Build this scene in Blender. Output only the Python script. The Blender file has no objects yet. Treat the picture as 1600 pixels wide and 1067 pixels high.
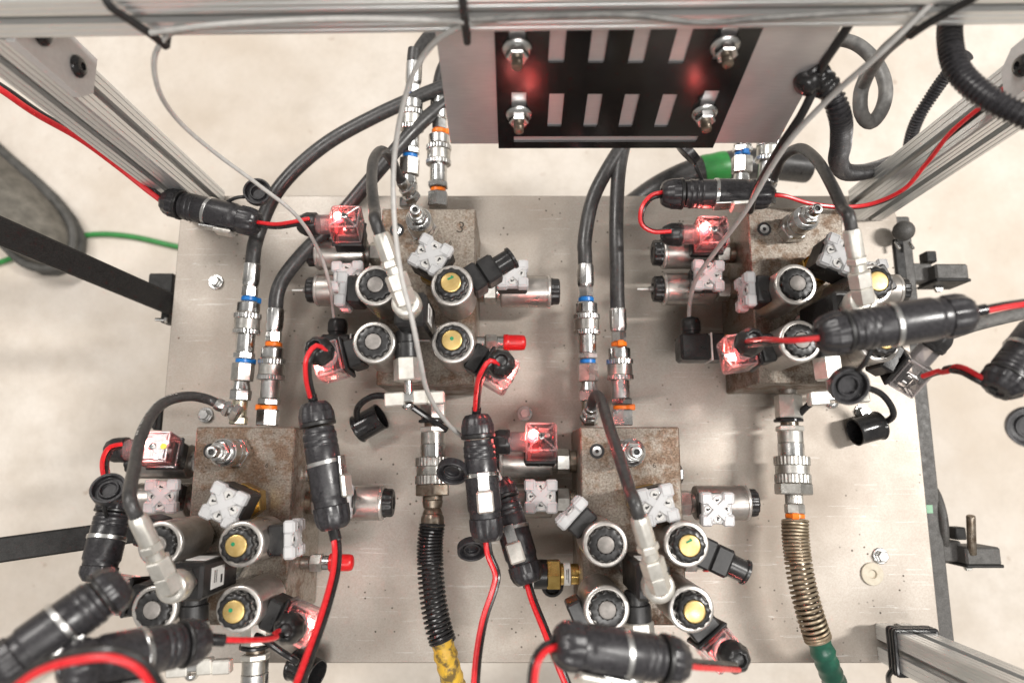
import bpy, bmesh, math, random
from functools import lru_cache
from mathutils import Vector, Matrix
random.seed(7)
V = Vector
PI = math.pi
sc = bpy.context.scene
col = sc.collection

# ------------------------------------------------------------------ camera
CAM_H = 0.68                       # metres above the mounting plate
TILT = math.radians(10.04)
FPX = 24.0 / 36.0 * 1600
cd = bpy.data.cameras.new('camera')
cam = bpy.data.objects.new('camera', cd)
col.objects.link(cam)
cam.location = (0, 0, CAM_H)
cam.rotation_euler = (TILT, 0, 0)
cd.lens = 24.0
cd.sensor_width = 36.0
cd.clip_start = 0.02
cd.clip_end = 100
cd.dof.use_dof = True
cd.dof.focus_distance = 0.575
cd.dof.aperture_fstop = 3.8
sc.camera = cam

# ------------------------------------------------------------------ light
w = bpy.data.worlds.new('World')
sc.world = w
w.use_nodes = True
w.node_tree.nodes['Background'].inputs[0].default_value = (1.0, 0.955, 0.90, 1)
w.node_tree.nodes['Background'].inputs[1].default_value = 0.31


def area(name, loc, target, sx, sy, power, colr):
    l = bpy.data.lights.new(name, 'AREA')
    l.shape = 'RECTANGLE'
    l.size = sx
    l.size_y = sy
    l.energy = power
    l.color = colr
    o = bpy.data.objects.new(name, l)
    o.location = loc
    o.rotation_euler = (V(target) - V(loc)).to_track_quat('-Z', 'Y').to_euler()
    col.objects.link(o)


area('ceiling_lamp_right', (1.75, 0.35, 2.3), (0, 0.1, 0), 0.14, 0.6, 60, (1.0, 0.97, 0.93))
area('ceiling_lamp_left', (-1.3, 1.5, 2.4), (0, 0.1, 0), 1.5, 0.35, 46, (1.0, 0.96, 0.92))
area('ceiling_lamp_over', (0.3, -0.9, 2.5), (0, 0.1, 0), 1.6, 0.5, 31, (1.0, 0.97, 0.94))

sc.view_settings.view_transform = 'Standard'
sc.view_settings.look = 'None'
sc.view_settings.exposure = 0.24
sc.view_settings.gamma = 1
sc.cycles.max_bounces = 7
sc.cycles.transparent_max_bounces = 10

# ------------------------------------------------------------------ helpers
MM = 0.001
CT, ST = math.cos(TILT), math.sin(TILT)
I4 = Matrix.Identity(4)


def at(u, v, z):
    """point at height z (mm) above the plate, seen at photo position u,v"""
    x = (u - 800) / FPX
    y = (533.5 - v) / FPX
    d = V((x, y * CT + ST, y * ST - CT))
    t = (z * MM - CAM_H) / d.z
    return V((d.x * t, d.y * t, z * MM))


def mm(x, y, z):
    return V((x * MM, y * MM, z * MM))


def frame(p, z, x=None):
    z = V(z).normalized()
    if x is None:
        x = V((1, 0, 0)) if abs(z.x) < 0.9 else V((0, 1, 0))
    x = V(x)
    x = (x - z * x.dot(z)).normalized()
    y = z.cross(x)
    m = Matrix((x, y, z)).transposed().to_4x4()
    m.translation = p
    return m


def T(x=0, y=0, z=0):
    return Matrix.Translation((x * MM, y * MM, z * MM))


def R(a, ax):
    return Matrix.Rotation(math.radians(a), 4, ax)


class MB:
    """collects geometry in millimetres"""

    def __init__(self):
        self.v = []
        self.f = []

    def add(self, vs, fs, M=None):
        b = len(self.v)
        if M is not None:
            vs = [(M @ V((p[0] * MM, p[1] * MM, p[2] * MM))) / MM for p in vs]
        self.v.extend([tuple(p) for p in vs])
        self.f.extend([tuple(b + i for i in f) for f in fs])
        return self

    def lathe(self, prof, n=28, M=None, c=0.5, lob=None, rot=0.0):
        """profile (r,z) revolved round z; convex corners get a small chamfer"""
        pts = [V((0, prof[0][1]))] + [V(p) for p in prof] + [V((0, prof[-1][1]))]
        if prof[0][0] == 0:
            pts = pts[1:]
        if prof[-1][0] == 0:
            pts = pts[:-1]
        out = [pts[0]]
        for i in range(1, len(pts) - 1):
            a, b, d = pts[i - 1], pts[i], pts[i + 1]
            e1, e2 = a - b, d - b
            l1, l2 = e1.length, e2.length
            if l1 < 1e-6 or l2 < 1e-6 or c <= 0:
                out.append(b)
                continue
            if abs(e1.normalized().dot(e2.normalized())) > 0.97:
                out.append(b)
                continue
            k = min(c, l1 * 0.4, l2 * 0.4)
            out.append(b + e1 / l1 * k)
            out.append(b + e2 / l2 * k)
        out.append(pts[-1])
        vs = []
        fs = []
        rings = []
        for p in out:
            if p.x < 1e-6:
                rings.append([len(vs)])
                vs.append((0, 0, p.y))
            else:
                r = []
                for k in range(n):
                    a = 2 * PI * k / n + rot
                    q = p.x * (1 + (lob[1] * math.cos(lob[0] * a) if lob else 0))
                    r.append(len(vs))
                    vs.append((q * math.cos(a), q * math.sin(a), p.y))
                rings.append(r)
        for a, b in zip(rings, rings[1:]):
            if len(a) == 1 and len(b) == 1:
                continue
            for k in range(n):
                k2 = (k + 1) % n
                if len(a) == 1:
                    fs.append((a[0], b[k2], b[k]))
                elif len(b) == 1:
                    fs.append((a[k], a[k2], b[0]))
                else:
                    fs.append((a[k], a[k2], b[k2], b[k]))
        return self.add(vs, fs, M)

    def box(self, sx, sy, sz, M=None, c=0.6, at0=False):
        """chamfered box; centred, or standing on z=0"""
        hx, hy, hz = sx / 2, sy / 2, sz / 2
        c = min(c, hx * 0.8, hy * 0.8, hz * 0.8)
        oz = hz if at0 else 0
        vs = []
        idx = {}
        for x in (-1, 1):
            for y in (-1, 1):
                for z in (-1, 1):
                    for ax in range(3):
                        p = [x * (hx - c), y * (hy - c), z * (hz - c)]
                        p[ax] = (x * hx, y * hy, z * hz)[ax]
                        p[2] += oz
                        idx[(x, y, z, ax)] = len(vs)
                        vs.append(tuple(p))
        fs = []
        S = (-1, 1)
        for s in S:
            fs.append([idx[(s, a, b, 0)] for a, b in ((-1, -1), (1, -1), (1, 1), (-1, 1))])
            fs.append([idx[(a, s, b, 1)] for a, b in ((-1, -1), (1, -1), (1, 1), (-1, 1))])
            fs.append([idx[(a, b, s, 2)] for a, b in ((-1, -1), (1, -1), (1, 1), (-1, 1))])
        for a in S:
            for b in S:
                fs.append([idx[(a, b, -1, 0)], idx[(a, b, 1, 0)], idx[(a, b, 1, 1)], idx[(a, b, -1, 1)]])
                fs.append([idx[(a, -1, b, 0)], idx[(a, 1, b, 0)], idx[(a, 1, b, 2)], idx[(a, -1, b, 2)]])
                fs.append([idx[(-1, a, b, 1)], idx[(1, a, b, 1)], idx[(1, a, b, 2)], idx[(-1, a, b, 2)]])
                for e in S:
                    fs.append([idx[(a, b, e, 0)], idx[(a, b, e, 1)], idx[(a, b, e, 2)]])
        return self.add(vs, fs, M)

    def prism(self, poly, h, M=None, z0=0):
        n = len(poly)
        vs = [(x, y, z0) for x, y in poly] + [(x, y, z0 + h) for x, y in poly]
        fs = [tuple(range(n - 1, -1, -1)), tuple(range(n, 2 * n))]
        fs += [(i, (i + 1) % n, n + (i + 1) % n, n + i) for i in range(n)]
        return self.add(vs, fs, M)

    def tube(self, pts, r, n=12, rf=None, cap=True):
        """sweep a circle along points (metres); r in mm, rf(i) scales it"""
        N = len(pts)
        t = [(pts[min(i + 1, N - 1)] - pts[max(i - 1, 0)]).normalized() for i in range(N)]
        u = t[0].orthogonal().normalized()
        vs = []
        for i in range(N):
            u = (u - t[i] * u.dot(t[i])).normalized()
            b = t[i].cross(u)
            q = r * (rf(i) if rf else 1)
            for k in range(n):
                a = 2 * PI * k / n
                p = pts[i] / MM + (u * math.cos(a) + b * math.sin(a)) * q
                vs.append(tuple(p))
        fs = []
        for i in range(N - 1):
            for k in range(n):
                k2 = (k + 1) % n
                fs.append((i * n + k, i * n + k2, (i + 1) * n + k2, (i + 1) * n + k))
        if cap:
            fs.append(tuple(range(n - 1, -1, -1)))
            fs.append(tuple((N - 1) * n + k for k in range(n)))
        return self.add(vs, fs)

    def mesh(self, mat, name='mesh', smooth=True, ang=35, fix=True):
        me = bpy.data.meshes.new(name)
        me.from_pydata([(a * MM, b * MM, c * MM) for a, b, c in self.v], [], self.f)
        if fix:
            bm = bmesh.new()
            bm.from_mesh(me)
            bmesh.ops.recalc_face_normals(bm, faces=bm.faces)
            bm.to_mesh(me)
            bm.free()
        me.materials.append(mat)
        if smooth:
            me.polygons.foreach_set('use_smooth', [True] * len(me.polygons))
            me.set_sharp_from_angle(angle=math.radians(ang))
        return me


def spline(pts, step=3.0):
    """Catmull-Rom through points (metres), roughly even steps (mm)"""
    P = [pts[0] * 2 - pts[1]] + list(pts) + [pts[-1] * 2 - pts[-2]]
    out = []
    for i in range(1, len(P) - 2):
        a, b, c, d = P[i - 1:i + 3]
        L = (c - b).length / MM
        n = max(2, int(L / step))
        ta = 0.0
        tb = ta + max((b - a).length, 1e-6) ** 0.5
        tc = tb + max((c - b).length, 1e-6) ** 0.5
        td = tc + max((d - c).length, 1e-6) ** 0.5
        for k in range(n):
            t = tb + (tc - tb) * k / n
            A1 = a * ((tb - t) / (tb - ta)) + b * ((t - ta) / (tb - ta))
            A2 = b * ((tc - t) / (tc - tb)) + c * ((t - tb) / (tc - tb))
            A3 = c * ((td - t) / (td - tc)) + d * ((t - tc) / (td - tc))
            B1 = A1 * ((tc - t) / (tc - ta)) + A2 * ((t - ta) / (tc - ta))
            B2 = A2 * ((td - t) / (td - tb)) + A3 * ((t - tb) / (td - tb))
            out.append(B1 * ((tc - t) / (tc - tb)) + B2 * ((t - tb) / (tc - tb)))
    out.append(pts[-1].copy())
    return out


def tag(o, label=None, cat=None, group=None, kind=None):
    if label:
        o['label'] = label
    if cat:
        o['category'] = cat
    if group:
        o['group'] = group
    if kind:
        o['kind'] = kind
    return o


def thing(name, label, cat, M=I4, group=None):
    o = bpy.data.objects.new(name, None)
    o.empty_display_size = 0.01
    o.matrix_basis = M
    col.objects.link(o)
    return tag(o, label, cat, group)


def wmat(o):
    m = o.matrix_basis.copy()
    while o.parent:
        o = o.parent
        m = o.matrix_basis @ m
    return m


def put(parent, name, me, M=None, world=False):
    """child mesh; M is local to the parent unless world is set"""
    o = bpy.data.objects.new(name, me)
    col.objects.link(o)
    if parent is not None:
        o.parent = parent
    M = I4 if M is None else M
    if world and parent is not None:
        M = wmat(parent).inverted() @ M
    o.matrix_basis = M
    return o


# ------------------------------------------------------------------ materials
def nodes(name):
    m = bpy.data.materials.new(name)
    m.use_nodes = True
    nt = m.node_tree
    b = nt.nodes['Principled BSDF']
    return m, nt, b


def mk(nt, kind, **kw):
    n = nt.nodes.new(kind)
    for k, v in kw.items():
        if k in n.inputs:
            n.inputs[k].default_value = v
        else:
            setattr(n, k, v)
    return n


def coords(nt, rnd=True):
    tc = nt.nodes.new('ShaderNodeTexCoord')
    if not rnd:
        return tc.outputs['Object']
    oi = nt.nodes.new('ShaderNodeObjectInfo')
    ad = mk(nt, 'ShaderNodeVectorMath', operation='ADD')
    nt.links.new(tc.outputs['Object'], ad.inputs[0])
    nt.links.new(oi.outputs['Random'], ad.inputs[1])
    return ad.outputs[0]


def noise(nt, vec, scale, detail=4, rough=0.6):
    n = mk(nt, 'ShaderNodeTexNoise', Scale=scale, Detail=detail, Roughness=rough)
    nt.links.new(vec, n.inputs['Vector'])
    return n.outputs[0]


def ramp(nt, fac, stops):
    r = nt.nodes.new('ShaderNodeValToRGB')
    e = r.color_ramp.elements
    while len(e) < len(stops):
        e.new(0.5)
    for i, (p, c) in enumerate(stops):
        e[i].position = p
        e[i].color = (c[0], c[1], c[2], 1) if not isinstance(c, (int, float)) else (c, c, c, 1)
    nt.links.new(fac, r.inputs[0])
    return r.outputs[0]


def mix(nt, fac, a, b, mode='MIX'):
    m = nt.nodes.new('ShaderNodeMix')
    m.data_type = 'RGBA'
    m.blend_type = mode
    if isinstance(fac, (int, float)):
        m.inputs[0].default_value = fac
    else:
        nt.links.new(fac, m.inputs[0])
    for i, s in ((6, a), (7, b)):
        if isinstance(s, tuple):
            m.inputs[i].default_value = (*s, 1)
        else:
            nt.links.new(s, m.inputs[i])
    return m.outputs[2]


def bump(nt, b, h, strength, dist=0.0005):
    n = mk(nt, 'ShaderNodeBump', Strength=strength, Distance=dist)
    nt.links.new(h, n.inputs['Height'])
    nt.links.new(n.outputs[0], b.inputs['Normal'])


def simple(name, c1, c2, rough=0.5, metal=0.0, scale=250, bmp=0.0, rvar=0.12, spec=0.5, lo=0.35, hi=0.7):
    m, nt, b = nodes(name)
    vec = coords(nt)
    f = noise(nt, vec, scale)
    g = noise(nt, vec, scale * 0.17, 3)
    cc = mix(nt, ramp(nt, f, [(lo, 0.0), (hi, 1.0)]), c1, c2)
    nt.links.new(cc, b.inputs['Base Color'])
    rr = ramp(nt, g, [(0.3, max(0, rough - rvar)), (0.7, min(1, rough + rvar))])
    nt.links.new(rr, b.inputs['Roughness'])
    b.inputs['Metallic'].default_value = metal
    b.inputs['Specular IOR Level'].default_value = spec
    if bmp:
        bump(nt, b, f, bmp, 0.0003)
    return m


M_ = {}
M_['zinc'] = simple('zinc_plating', (0.66, 0.66, 0.65), (0.50, 0.50, 0.49), 0.26, 1.0, 180, 0.06)
M_['zinc_dull'] = simple('dull_zinc', (0.58, 0.57, 0.54), (0.40, 0.39, 0.36), 0.36, 0.95, 220, 0.15)
M_['zinc_pale'] = simple('pale_gauge_fitting', (0.72, 0.70, 0.65), (0.58, 0.56, 0.51), 0.42, 0.75, 200, 0.1)
M_['zinc_yellow'] = simple('yellow_passivated_zinc', (0.64, 0.58, 0.42), (0.5, 0.5, 0.46), 0.28, 1.0, 120, 0.05)
M_['old_steel'] = simple('oily_old_steel', (0.16, 0.12, 0.085), (0.33, 0.29, 0.24), 0.34, 0.85, 160, 0.3)
M_['brass'] = simple('brass', (0.68, 0.47, 0.16), (0.5, 0.33, 0.1), 0.27, 1.0, 120, 0.05)
M_['gold'] = simple('gold_anodised', (0.62, 0.46, 0.20), (0.55, 0.38, 0.13), 0.36, 0.75, 300, 0.05)
M_['coil'] = simple('coil_can_steel', (0.46, 0.43, 0.40), (0.36, 0.335, 0.31), 0.36, 0.85, 260, 0.08)
M_['coil_rim'] = simple('coil_rim_steel', (0.62, 0.59, 0.555), (0.5, 0.475, 0.445), 0.34, 0.8, 260, 0.08)
M_['coregrey'] = simple('core_tube_end', (0.26, 0.24, 0.225), (0.19, 0.178, 0.165), 0.5, 0.5, 300, 0.08)
M_['plastic'] = simple('black_plastic', (0.011, 0.011, 0.0115), (0.022, 0.021, 0.021), 0.36, 0, 420, 0.12)
M_['plastic_gloss'] = simple('glossy_black_plastic', (0.013, 0.013, 0.014), (0.024, 0.023, 0.023), 0.2, 0, 200, 0.03)
M_['plastic_worn'] = simple('dusty_black_plastic', (0.014, 0.0136, 0.0155), (0.038, 0.036, 0.039), 0.34, 0, 520, 0.25)
M_['rubber'] = simple('hose_rubber', (0.026, 0.0255, 0.0255), (0.056, 0.054, 0.053), 0.38, 0, 320, 0.2)
M_['rubber_grey'] = simple('grey_rubber', (0.10, 0.098, 0.094), (0.19, 0.185, 0.175), 0.5, 0, 160, 0.15)
M_['powder'] = simple('black_powder_coat', (0.008, 0.0078, 0.0075), (0.022, 0.021, 0.020), 0.55, 0, 900, 0.5, 0.12, 0.3)
M_['powder_grey'] = simple('dusty_powder_coat', (0.040, 0.038, 0.036), (0.10, 0.095, 0.088), 0.55, 0, 900, 0.5)
M_['red'] = simple('red_insulation', (0.55, 0.012, 0.018), (0.66, 0.03, 0.035), 0.32, 0, 300, 0.03)
M_['redcap'] = simple('red_vinyl_cap', (0.62, 0.012, 0.014), (0.5, 0.008, 0.01), 0.3, 0, 200, 0.06)
M_['blackwire'] = simple('black_insulation', (0.012, 0.012, 0.012), (0.03, 0.03, 0.03), 0.3, 0, 300, 0.03)
M_['greycable'] = simple('grey_cable', (0.36, 0.35, 0.335), (0.44, 0.43, 0.41), 0.42, 0, 200, 0.04)
M_['blue'] = simple('blue_tie', (0.008, 0.13, 0.42), (0.012, 0.17, 0.5), 0.35, 0, 200, 0.03)
M_['orange'] = simple('orange_tie', (0.85, 0.20, 0.015), (0.75, 0.15, 0.01), 0.35, 0, 200, 0.03)
M_['yellow'] = simple('yellow_tape', (0.60, 0.37, 0.035), (0.14, 0.095, 0.03), 0.45, 0, 120, 0.3, lo=0.48, hi=0.62)
M_['green'] = simple('green_jacket', (0.02, 0.25, 0.06), (0.03, 0.34, 0.08), 0.4, 0, 120, 0.05)
M_['greentape'] = simple('bright_green_tape', (0.03, 0.23, 0.05), (0.025, 0.17, 0.04), 0.4, 0, 120, 0.05)
M_['greendark'] = simple('dark_green_tape', (0.008, 0.055, 0.036), (0.014, 0.10, 0.06), 0.3, 0, 90, 0.1)
M_['mint'] = simple('mint_tape', (0.20, 0.40, 0.25), (0.18, 0.36, 0.22), 0.5, 0, 100)
M_['marker'] = simple('green_marker', (0.0, 0.22, 0.09), (0.0, 0.16, 0.06), 0.5, 0, 100)
M_['white'] = simple('white_label', (0.78, 0.77, 0.74), (0.70, 0.69, 0.66), 0.5, 0, 100)
M_['paint'] = simple('white_powder_coat', (0.60, 0.59, 0.58), (0.54, 0.53, 0.52), 0.45, 0, 300, 0.1)
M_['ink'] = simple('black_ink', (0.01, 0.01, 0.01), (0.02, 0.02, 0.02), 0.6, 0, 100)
M_['stamp'] = simple('stamped_digit', (0.07, 0.055, 0.042), (0.035, 0.027, 0.02), 0.7, 0.3, 200)
M_['yellowdot'] = simple('yellow_sticker', (0.85, 0.62, 0.02), (0.8, 0.55, 0.02), 0.4, 0, 100)
M_['nylon'] = simple('nylon_washer', (0.55, 0.50, 0.40), (0.46, 0.40, 0.30), 0.45, 0, 150)
M_['spring'] = simple('rusty_spring_wire', (0.40, 0.34, 0.25), (0.20, 0.145, 0.09), 0.42, 0.75, 140, 0.15)
M_['suede'] = simple('dusty_boot_leather', (0.090, 0.082, 0.068), (0.17, 0.155, 0.13), 0.85, 0, 60, 0.4)
M_['sole'] = simple('boot_rubber', (0.045, 0.044, 0.04), (0.09, 0.087, 0.08), 0.7, 0, 60, 0.2)


def m_block():
    m, nt, b = nodes('rusty_machined_steel')
    vec = coords(nt)
    fine = noise(nt, vec, 620, 3, 0.7)
    mid = noise(nt, vec, 95, 6, 0.7)
    big = noise(nt, vec, 17, 4, 0.6)
    base = ramp(nt, fine, [(0.33, (0.135, 0.11, 0.086)), (0.50, (0.225, 0.194, 0.160)), (0.68, (0.31, 0.277, 0.24))])
    rust = ramp(nt, fine, [(0.3, (0.075, 0.044, 0.026)), (0.6, (0.19, 0.125, 0.082)), (0.75, (0.29, 0.225, 0.168))])
    s = mk(nt, 'ShaderNodeMath', operation='MULTIPLY_ADD')
    nt.links.new(big, s.inputs[0])
    s.inputs[1].default_value = 0.75
    nt.links.new(mid, s.inputs[2])
    rf = ramp(nt, s.outputs[0], [(0.84, 0.0), (1.3, 0.9)])
    cc = mix(nt, rf, base, rust)
    sp = noise(nt, vec, 330, 2, 0.5)
    pit = ramp(nt, sp, [(0.69, 0.0), (0.76, 0.8)])
    cc = mix(nt, pit, cc, (0.045, 0.028, 0.018))
    nt.links.new(cc, b.inputs['Base Color'])
    b.inputs['Metallic'].default_value = 0.55
    rr = ramp(nt, rf, [(0, 0.42), (1, 0.62)])
    nt.links.new(rr, b.inputs['Roughness'])
    bump(nt, b, fine, 0.25, 0.0003)
    return m


def m_plate():
    m, nt, b = nodes('scuffed_aluminium_plate')
    vec = coords(nt, False)
    mp = mk(nt, 'ShaderNodeMapping')
    mp.inputs['Scale'].default_value = (1, 22, 1)
    nt.links.new(vec, mp.inputs['Vector'])
    brush = noise(nt, mp.outputs[0], 42, 5, 0.7)
    big = noise(nt, vec, 5.5, 4, 0.6)
    fine = noise(nt, vec, 750, 3, 0.7)
    c = ramp(nt, fine, [(0.3, (0.36, 0.328, 0.293)), (0.52, (0.43, 0.395, 0.355)), (0.75, (0.485, 0.453, 0.414))])
    c = mix(nt, ramp(nt, big, [(0.35, 0.0), (0.7, 0.7)]), c, (0.30, 0.25, 0.205))
    # dark chips and dirt specks
    sp = mk(nt, 'ShaderNodeTexVoronoi', Scale=130)
    nt.links.new(vec, sp.inputs['Vector'])
    spd = ramp(nt, sp.outputs['Distance'], [(0.09, 1.0), (0.15, 0.0)])
    sel = ramp(nt, noise(nt, vec, 21, 2), [(0.50, 0.0), (0.58, 1.0)])
    mm_ = mk(nt, 'ShaderNodeMath', operation='MULTIPLY')
    nt.links.new(spd, mm_.inputs[0])
    nt.links.new(sel, mm_.inputs[1])
    c = mix(nt, mm_.outputs[0], c, (0.06, 0.045, 0.035))
    # pale scratches
    mp2 = mk(nt, 'ShaderNodeMapping')
    mp2.inputs['Rotation'].default_value = (0, 0, 0.7)
    mp2.inputs['Scale'].default_value = (1, 30, 1)
    nt.links.new(vec, mp2.inputs['Vector'])
    scr = ramp(nt, noise(nt, mp2.outputs[0], 11, 2), [(0.66, 0.0), (0.675, 0.5), (0.69, 0.0)])
    c = mix(nt, scr, c, (0.72, 0.71, 0.69))
    nt.links.new(c, b.inputs['Base Color'])
    b.inputs['Metallic'].default_value = 0.88
    rr = ramp(nt, big, [(0.3, 0.50), (0.7, 0.66)])
    nt.links.new(rr, b.inputs['Roughness'])
    bump(nt, b, brush, 0.05, 0.0004)
    return m


def m_alu(name, c1, c2, rough, metal=0.9, axis=(1, 1, 30), smudge=0.0, bs=22.0):
    m, nt, b = nodes(name)
    vec = coords(nt, False)
    mp = mk(nt, 'ShaderNodeMapping')
    mp.inputs['Scale'].default_value = axis
    nt.links.new(vec, mp.inputs['Vector'])
    f = noise(nt, mp.outputs[0], 60, 4)
    big = noise(nt, vec, bs, 4, 0.55)
    c = mix(nt, ramp(nt, f, [(0.35, 0.0), (0.65, 1.0)]), c1, c2)
    if smudge:
        c = mix(nt, ramp(nt, noise(nt, vec, bs * 2.2, 3, 0.5), [(0.35, 0.0), (0.7, 0.45)]), c, (0.42, 0.40, 0.415))
    nt.links.new(c, b.inputs['Base Color'])
    b.inputs['Metallic'].default_value = metal
    rr = ramp(nt, big, [(0.3, max(0.08, rough - smudge)), (0.7, rough + smudge)])
    nt.links.new(rr, b.inputs['Roughness'])
    bump(nt, b, f, 0.05, 0.0003)
    return m


def m_floor():
    m, nt, b = nodes('worn_concrete')
    vec = coords(nt, False)
    big = noise(nt, vec, 2.6, 5, 0.62)
    mid = noise(nt, vec, 14, 6, 0.7)
    fine = noise(nt, vec, 160, 4, 0.7)
    c = ramp(nt, mid, [(0.3, (0.54, 0.485, 0.42)), (0.5, (0.63, 0.575, 0.51)), (0.72, (0.70, 0.65, 0.59))])
    c = mix(nt, ramp(nt, big, [(0.38, 0.0), (0.66, 0.7)]), c, (0.48, 0.40, 0.315))
    st = ramp(nt, noise(nt, vec, 33, 3), [(0.69, 0.0), (0.76, 0.6)])
    c = mix(nt, st, c, (0.36, 0.27, 0.20))
    c = mix(nt, ramp(nt, fine, [(0.45, 0.0), (0.8, 0.25)]), c, (0.42, 0.38, 0.34))
    nt.links.new(c, b.inputs['Base Color'])
    b.inputs['Roughness'].default_value = 0.62
    bump(nt, b, mid, 0.35, 0.002)
    return m


def m_clear(name, tint, diffuse, dcol, refl=0.5):
    m = bpy.data.materials.new(name)
    m.use_nodes = True
    nt = m.node_tree
    nt.nodes.clear()
    out = nt.nodes.new('ShaderNodeOutputMaterial')
    tr = nt.nodes.new('ShaderNodeBsdfTransparent')
    tr.inputs[0].default_value = (*tint, 1)
    df = nt.nodes.new('ShaderNodeBsdfTranslucent')
    df.inputs[0].default_value = (*dcol, 1)
    d2 = nt.nodes.new('ShaderNodeBsdfDiffuse')
    d2.inputs[0].default_value = (*dcol, 1)
    ms = nt.nodes.new('ShaderNodeMixShader')
    ms.inputs[0].default_value = refl
    nt.links.new(df.outputs[0], ms.inputs[1])
    nt.links.new(d2.outputs[0], ms.inputs[2])
    m1 = nt.nodes.new('ShaderNodeMixShader')
    m1.inputs[0].default_value = diffuse
    nt.links.new(tr.outputs[0], m1.inputs[1])
    nt.links.new(ms.outputs[0], m1.inputs[2])
    gl = nt.nodes.new('ShaderNodeBsdfGlossy')
    gl.inputs['Roughness'].default_value = 0.12
    fr = nt.nodes.new('ShaderNodeFresnel')
    fr.inputs[0].default_value = 1.5
    m2 = nt.nodes.new('ShaderNodeMixShader')
    nt.links.new(fr.outputs[0], m2.inputs[0])
    nt.links.new(m1.outputs[0], m2.inputs[1])
    nt.links.new(gl.outputs[0], m2.inputs[2])
    nt.links.new(m2.outputs[0], out.inputs[0])
    return m


def m_emit(name, c, s):
    m, nt, b = nodes(name)
    b.inputs['Base Color'].default_value = (*c, 1)
    b.inputs['Emission Color'].default_value = (*c, 1)
    b.inputs['Emission Strength'].default_value = s
    return m


M_['block'] = m_block()
M_['plate'] = m_plate()
M_['extrusion'] = m_alu('anodised_extrusion', (0.76, 0.775, 0.77), (0.68, 0.69, 0.685), 0.34, 0.7, (30, 30, 1))
M_['sheet'] = m_alu('smudged_aluminium_sheet', (0.74, 0.715, 0.71), (0.64, 0.615, 0.615), 0.40, 0.75, (1, 30, 1), 0.10, 9.0)
M_['black_sheet'] = simple('black_anodised_sheet', (0.006, 0.006, 0.006), (0.009, 0.009, 0.009), 0.16, 0, 900, 0.0, 0.02)
M_['floor'] = m_floor()
M_['clear'] = m_clear('clear_polycarbonate', (0.97, 0.95, 0.95), 0.06, (0.92, 0.86, 0.86))
M_['clear_edge'] = m_clear('frosted_polycarbonate', (0.97, 0.95, 0.95), 0.26, (0.92, 0.86, 0.86))
M_['milky'] = m_clear('milky_polyethylene', (0.95, 0.95, 0.96), 0.72, (0.84, 0.84, 0.845), 0.70)
M_['milky_in'] = m_clear('milky_recess', (0.8, 0.78, 0.75), 0.80, (0.78, 0.765, 0.74), 0.8)
M_['led'] = m_emit('lit_red_led', (1.0, 0.30, 0.26), 90.0)
M_['led_lens'] = m_emit('red_led_lens', (1.0, 0.02, 0.025), 14.0)

MESH = {}


def cached(key, fn):
    if key not in MESH:
        MESH[key] = fn()
    return MESH[key]


def lathe_me(mat, prof, n=28, c=0.5, lob=None, rot=0.0, ang=35):
    key = ('L', mat, tuple(prof), n, c, lob, rot)
    return cached(key, lambda: MB().lathe(prof, n, None, c, lob, rot).mesh(M_[mat], ang=ang))


def cyl(mat, r, L, n=28, c=0.5, lob=None, rot=0.0):
    return lathe_me(mat, [(r, 0), (r, L)], n, c, lob, rot)


def hexm(mat, r, L, rot=0.0):
    """hexagon with turned chamfers"""
    def fn():
        k = min(0.9, L * 0.2)
        vs = []
        fs = []
        for z, q in ((0, r - k), (k, r), (L - k, r), (L, r - k)):
            for i in range(6):
                a = PI / 3 * i + rot
                vs.append((q * math.cos(a), q * math.sin(a), z))
        for j in range(3):
            for i in range(6):
                fs.append((j * 6 + i, j * 6 + (i + 1) % 6, j * 6 + 6 + (i + 1) % 6, j * 6 + 6 + i))
        fs.append(tuple(range(5, -1, -1)))
        fs.append(tuple(range(18, 24)))
        return MB().add(vs, fs).mesh(M_[mat], ang=25)
    return cached(('H', mat, r, L, rot), fn)


def boxm(mat, sx, sy, sz, c=0.6, at0=False):
    return cached(('B', mat, sx, sy, sz, c, at0), lambda: MB().box(sx, sy, sz, None, c, at0).mesh(M_[mat], ang=25))


def stack(root, segs, z=0.0, M=I4):
    """pile of turned parts along local z: (name, mat, shape, r, L[, r2])"""
    for s in segs:
        name, mat, sh, r, L = s[:5]
        if sh == 'c':
            me = cyl(mat, r, L)
        elif sh == 'h':
            me = hexm(mat, r, L, s[5] if len(s) > 5 else 0.0)
        elif sh == 'k':
            me = cached(('K', mat, r, L), lambda: MB().lathe([(r, 0), (r, L)], 96, None, 0.5, (32, 0.018)).mesh(M_[mat], ang=25))
        elif sh == 't':
            me = lathe_me(mat, [(r, 0), (s[5], L)])
        elif sh == 'f':       # crimped ferrule with lengthwise flats
            me = cached(('F', mat, r, L), lambda: MB().lathe([(r * 0.86, 0), (r * 0.95, 2), (r, 4), (r, L - 2), (r * 0.97, L)], 48, None, 0.5, (8, 0.022)).mesh(M_[mat], ang=20))
        elif sh == 'gap':
            z += L
            continue
        put(root, name, me, M @ T(0, 0, z))
        z += L
    return z


# ------------------------------------------------------------------ floor and plate
fl = put(None, 'floor', MB().add([(-6000, -6000, -300), (6000, -6000, -300), (6000, 6000, -300), (-6000, 6000, -300)], [(0, 1, 2, 3)]).mesh(M_['floor'], smooth=False))
tag(fl, kind='structure')


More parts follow.
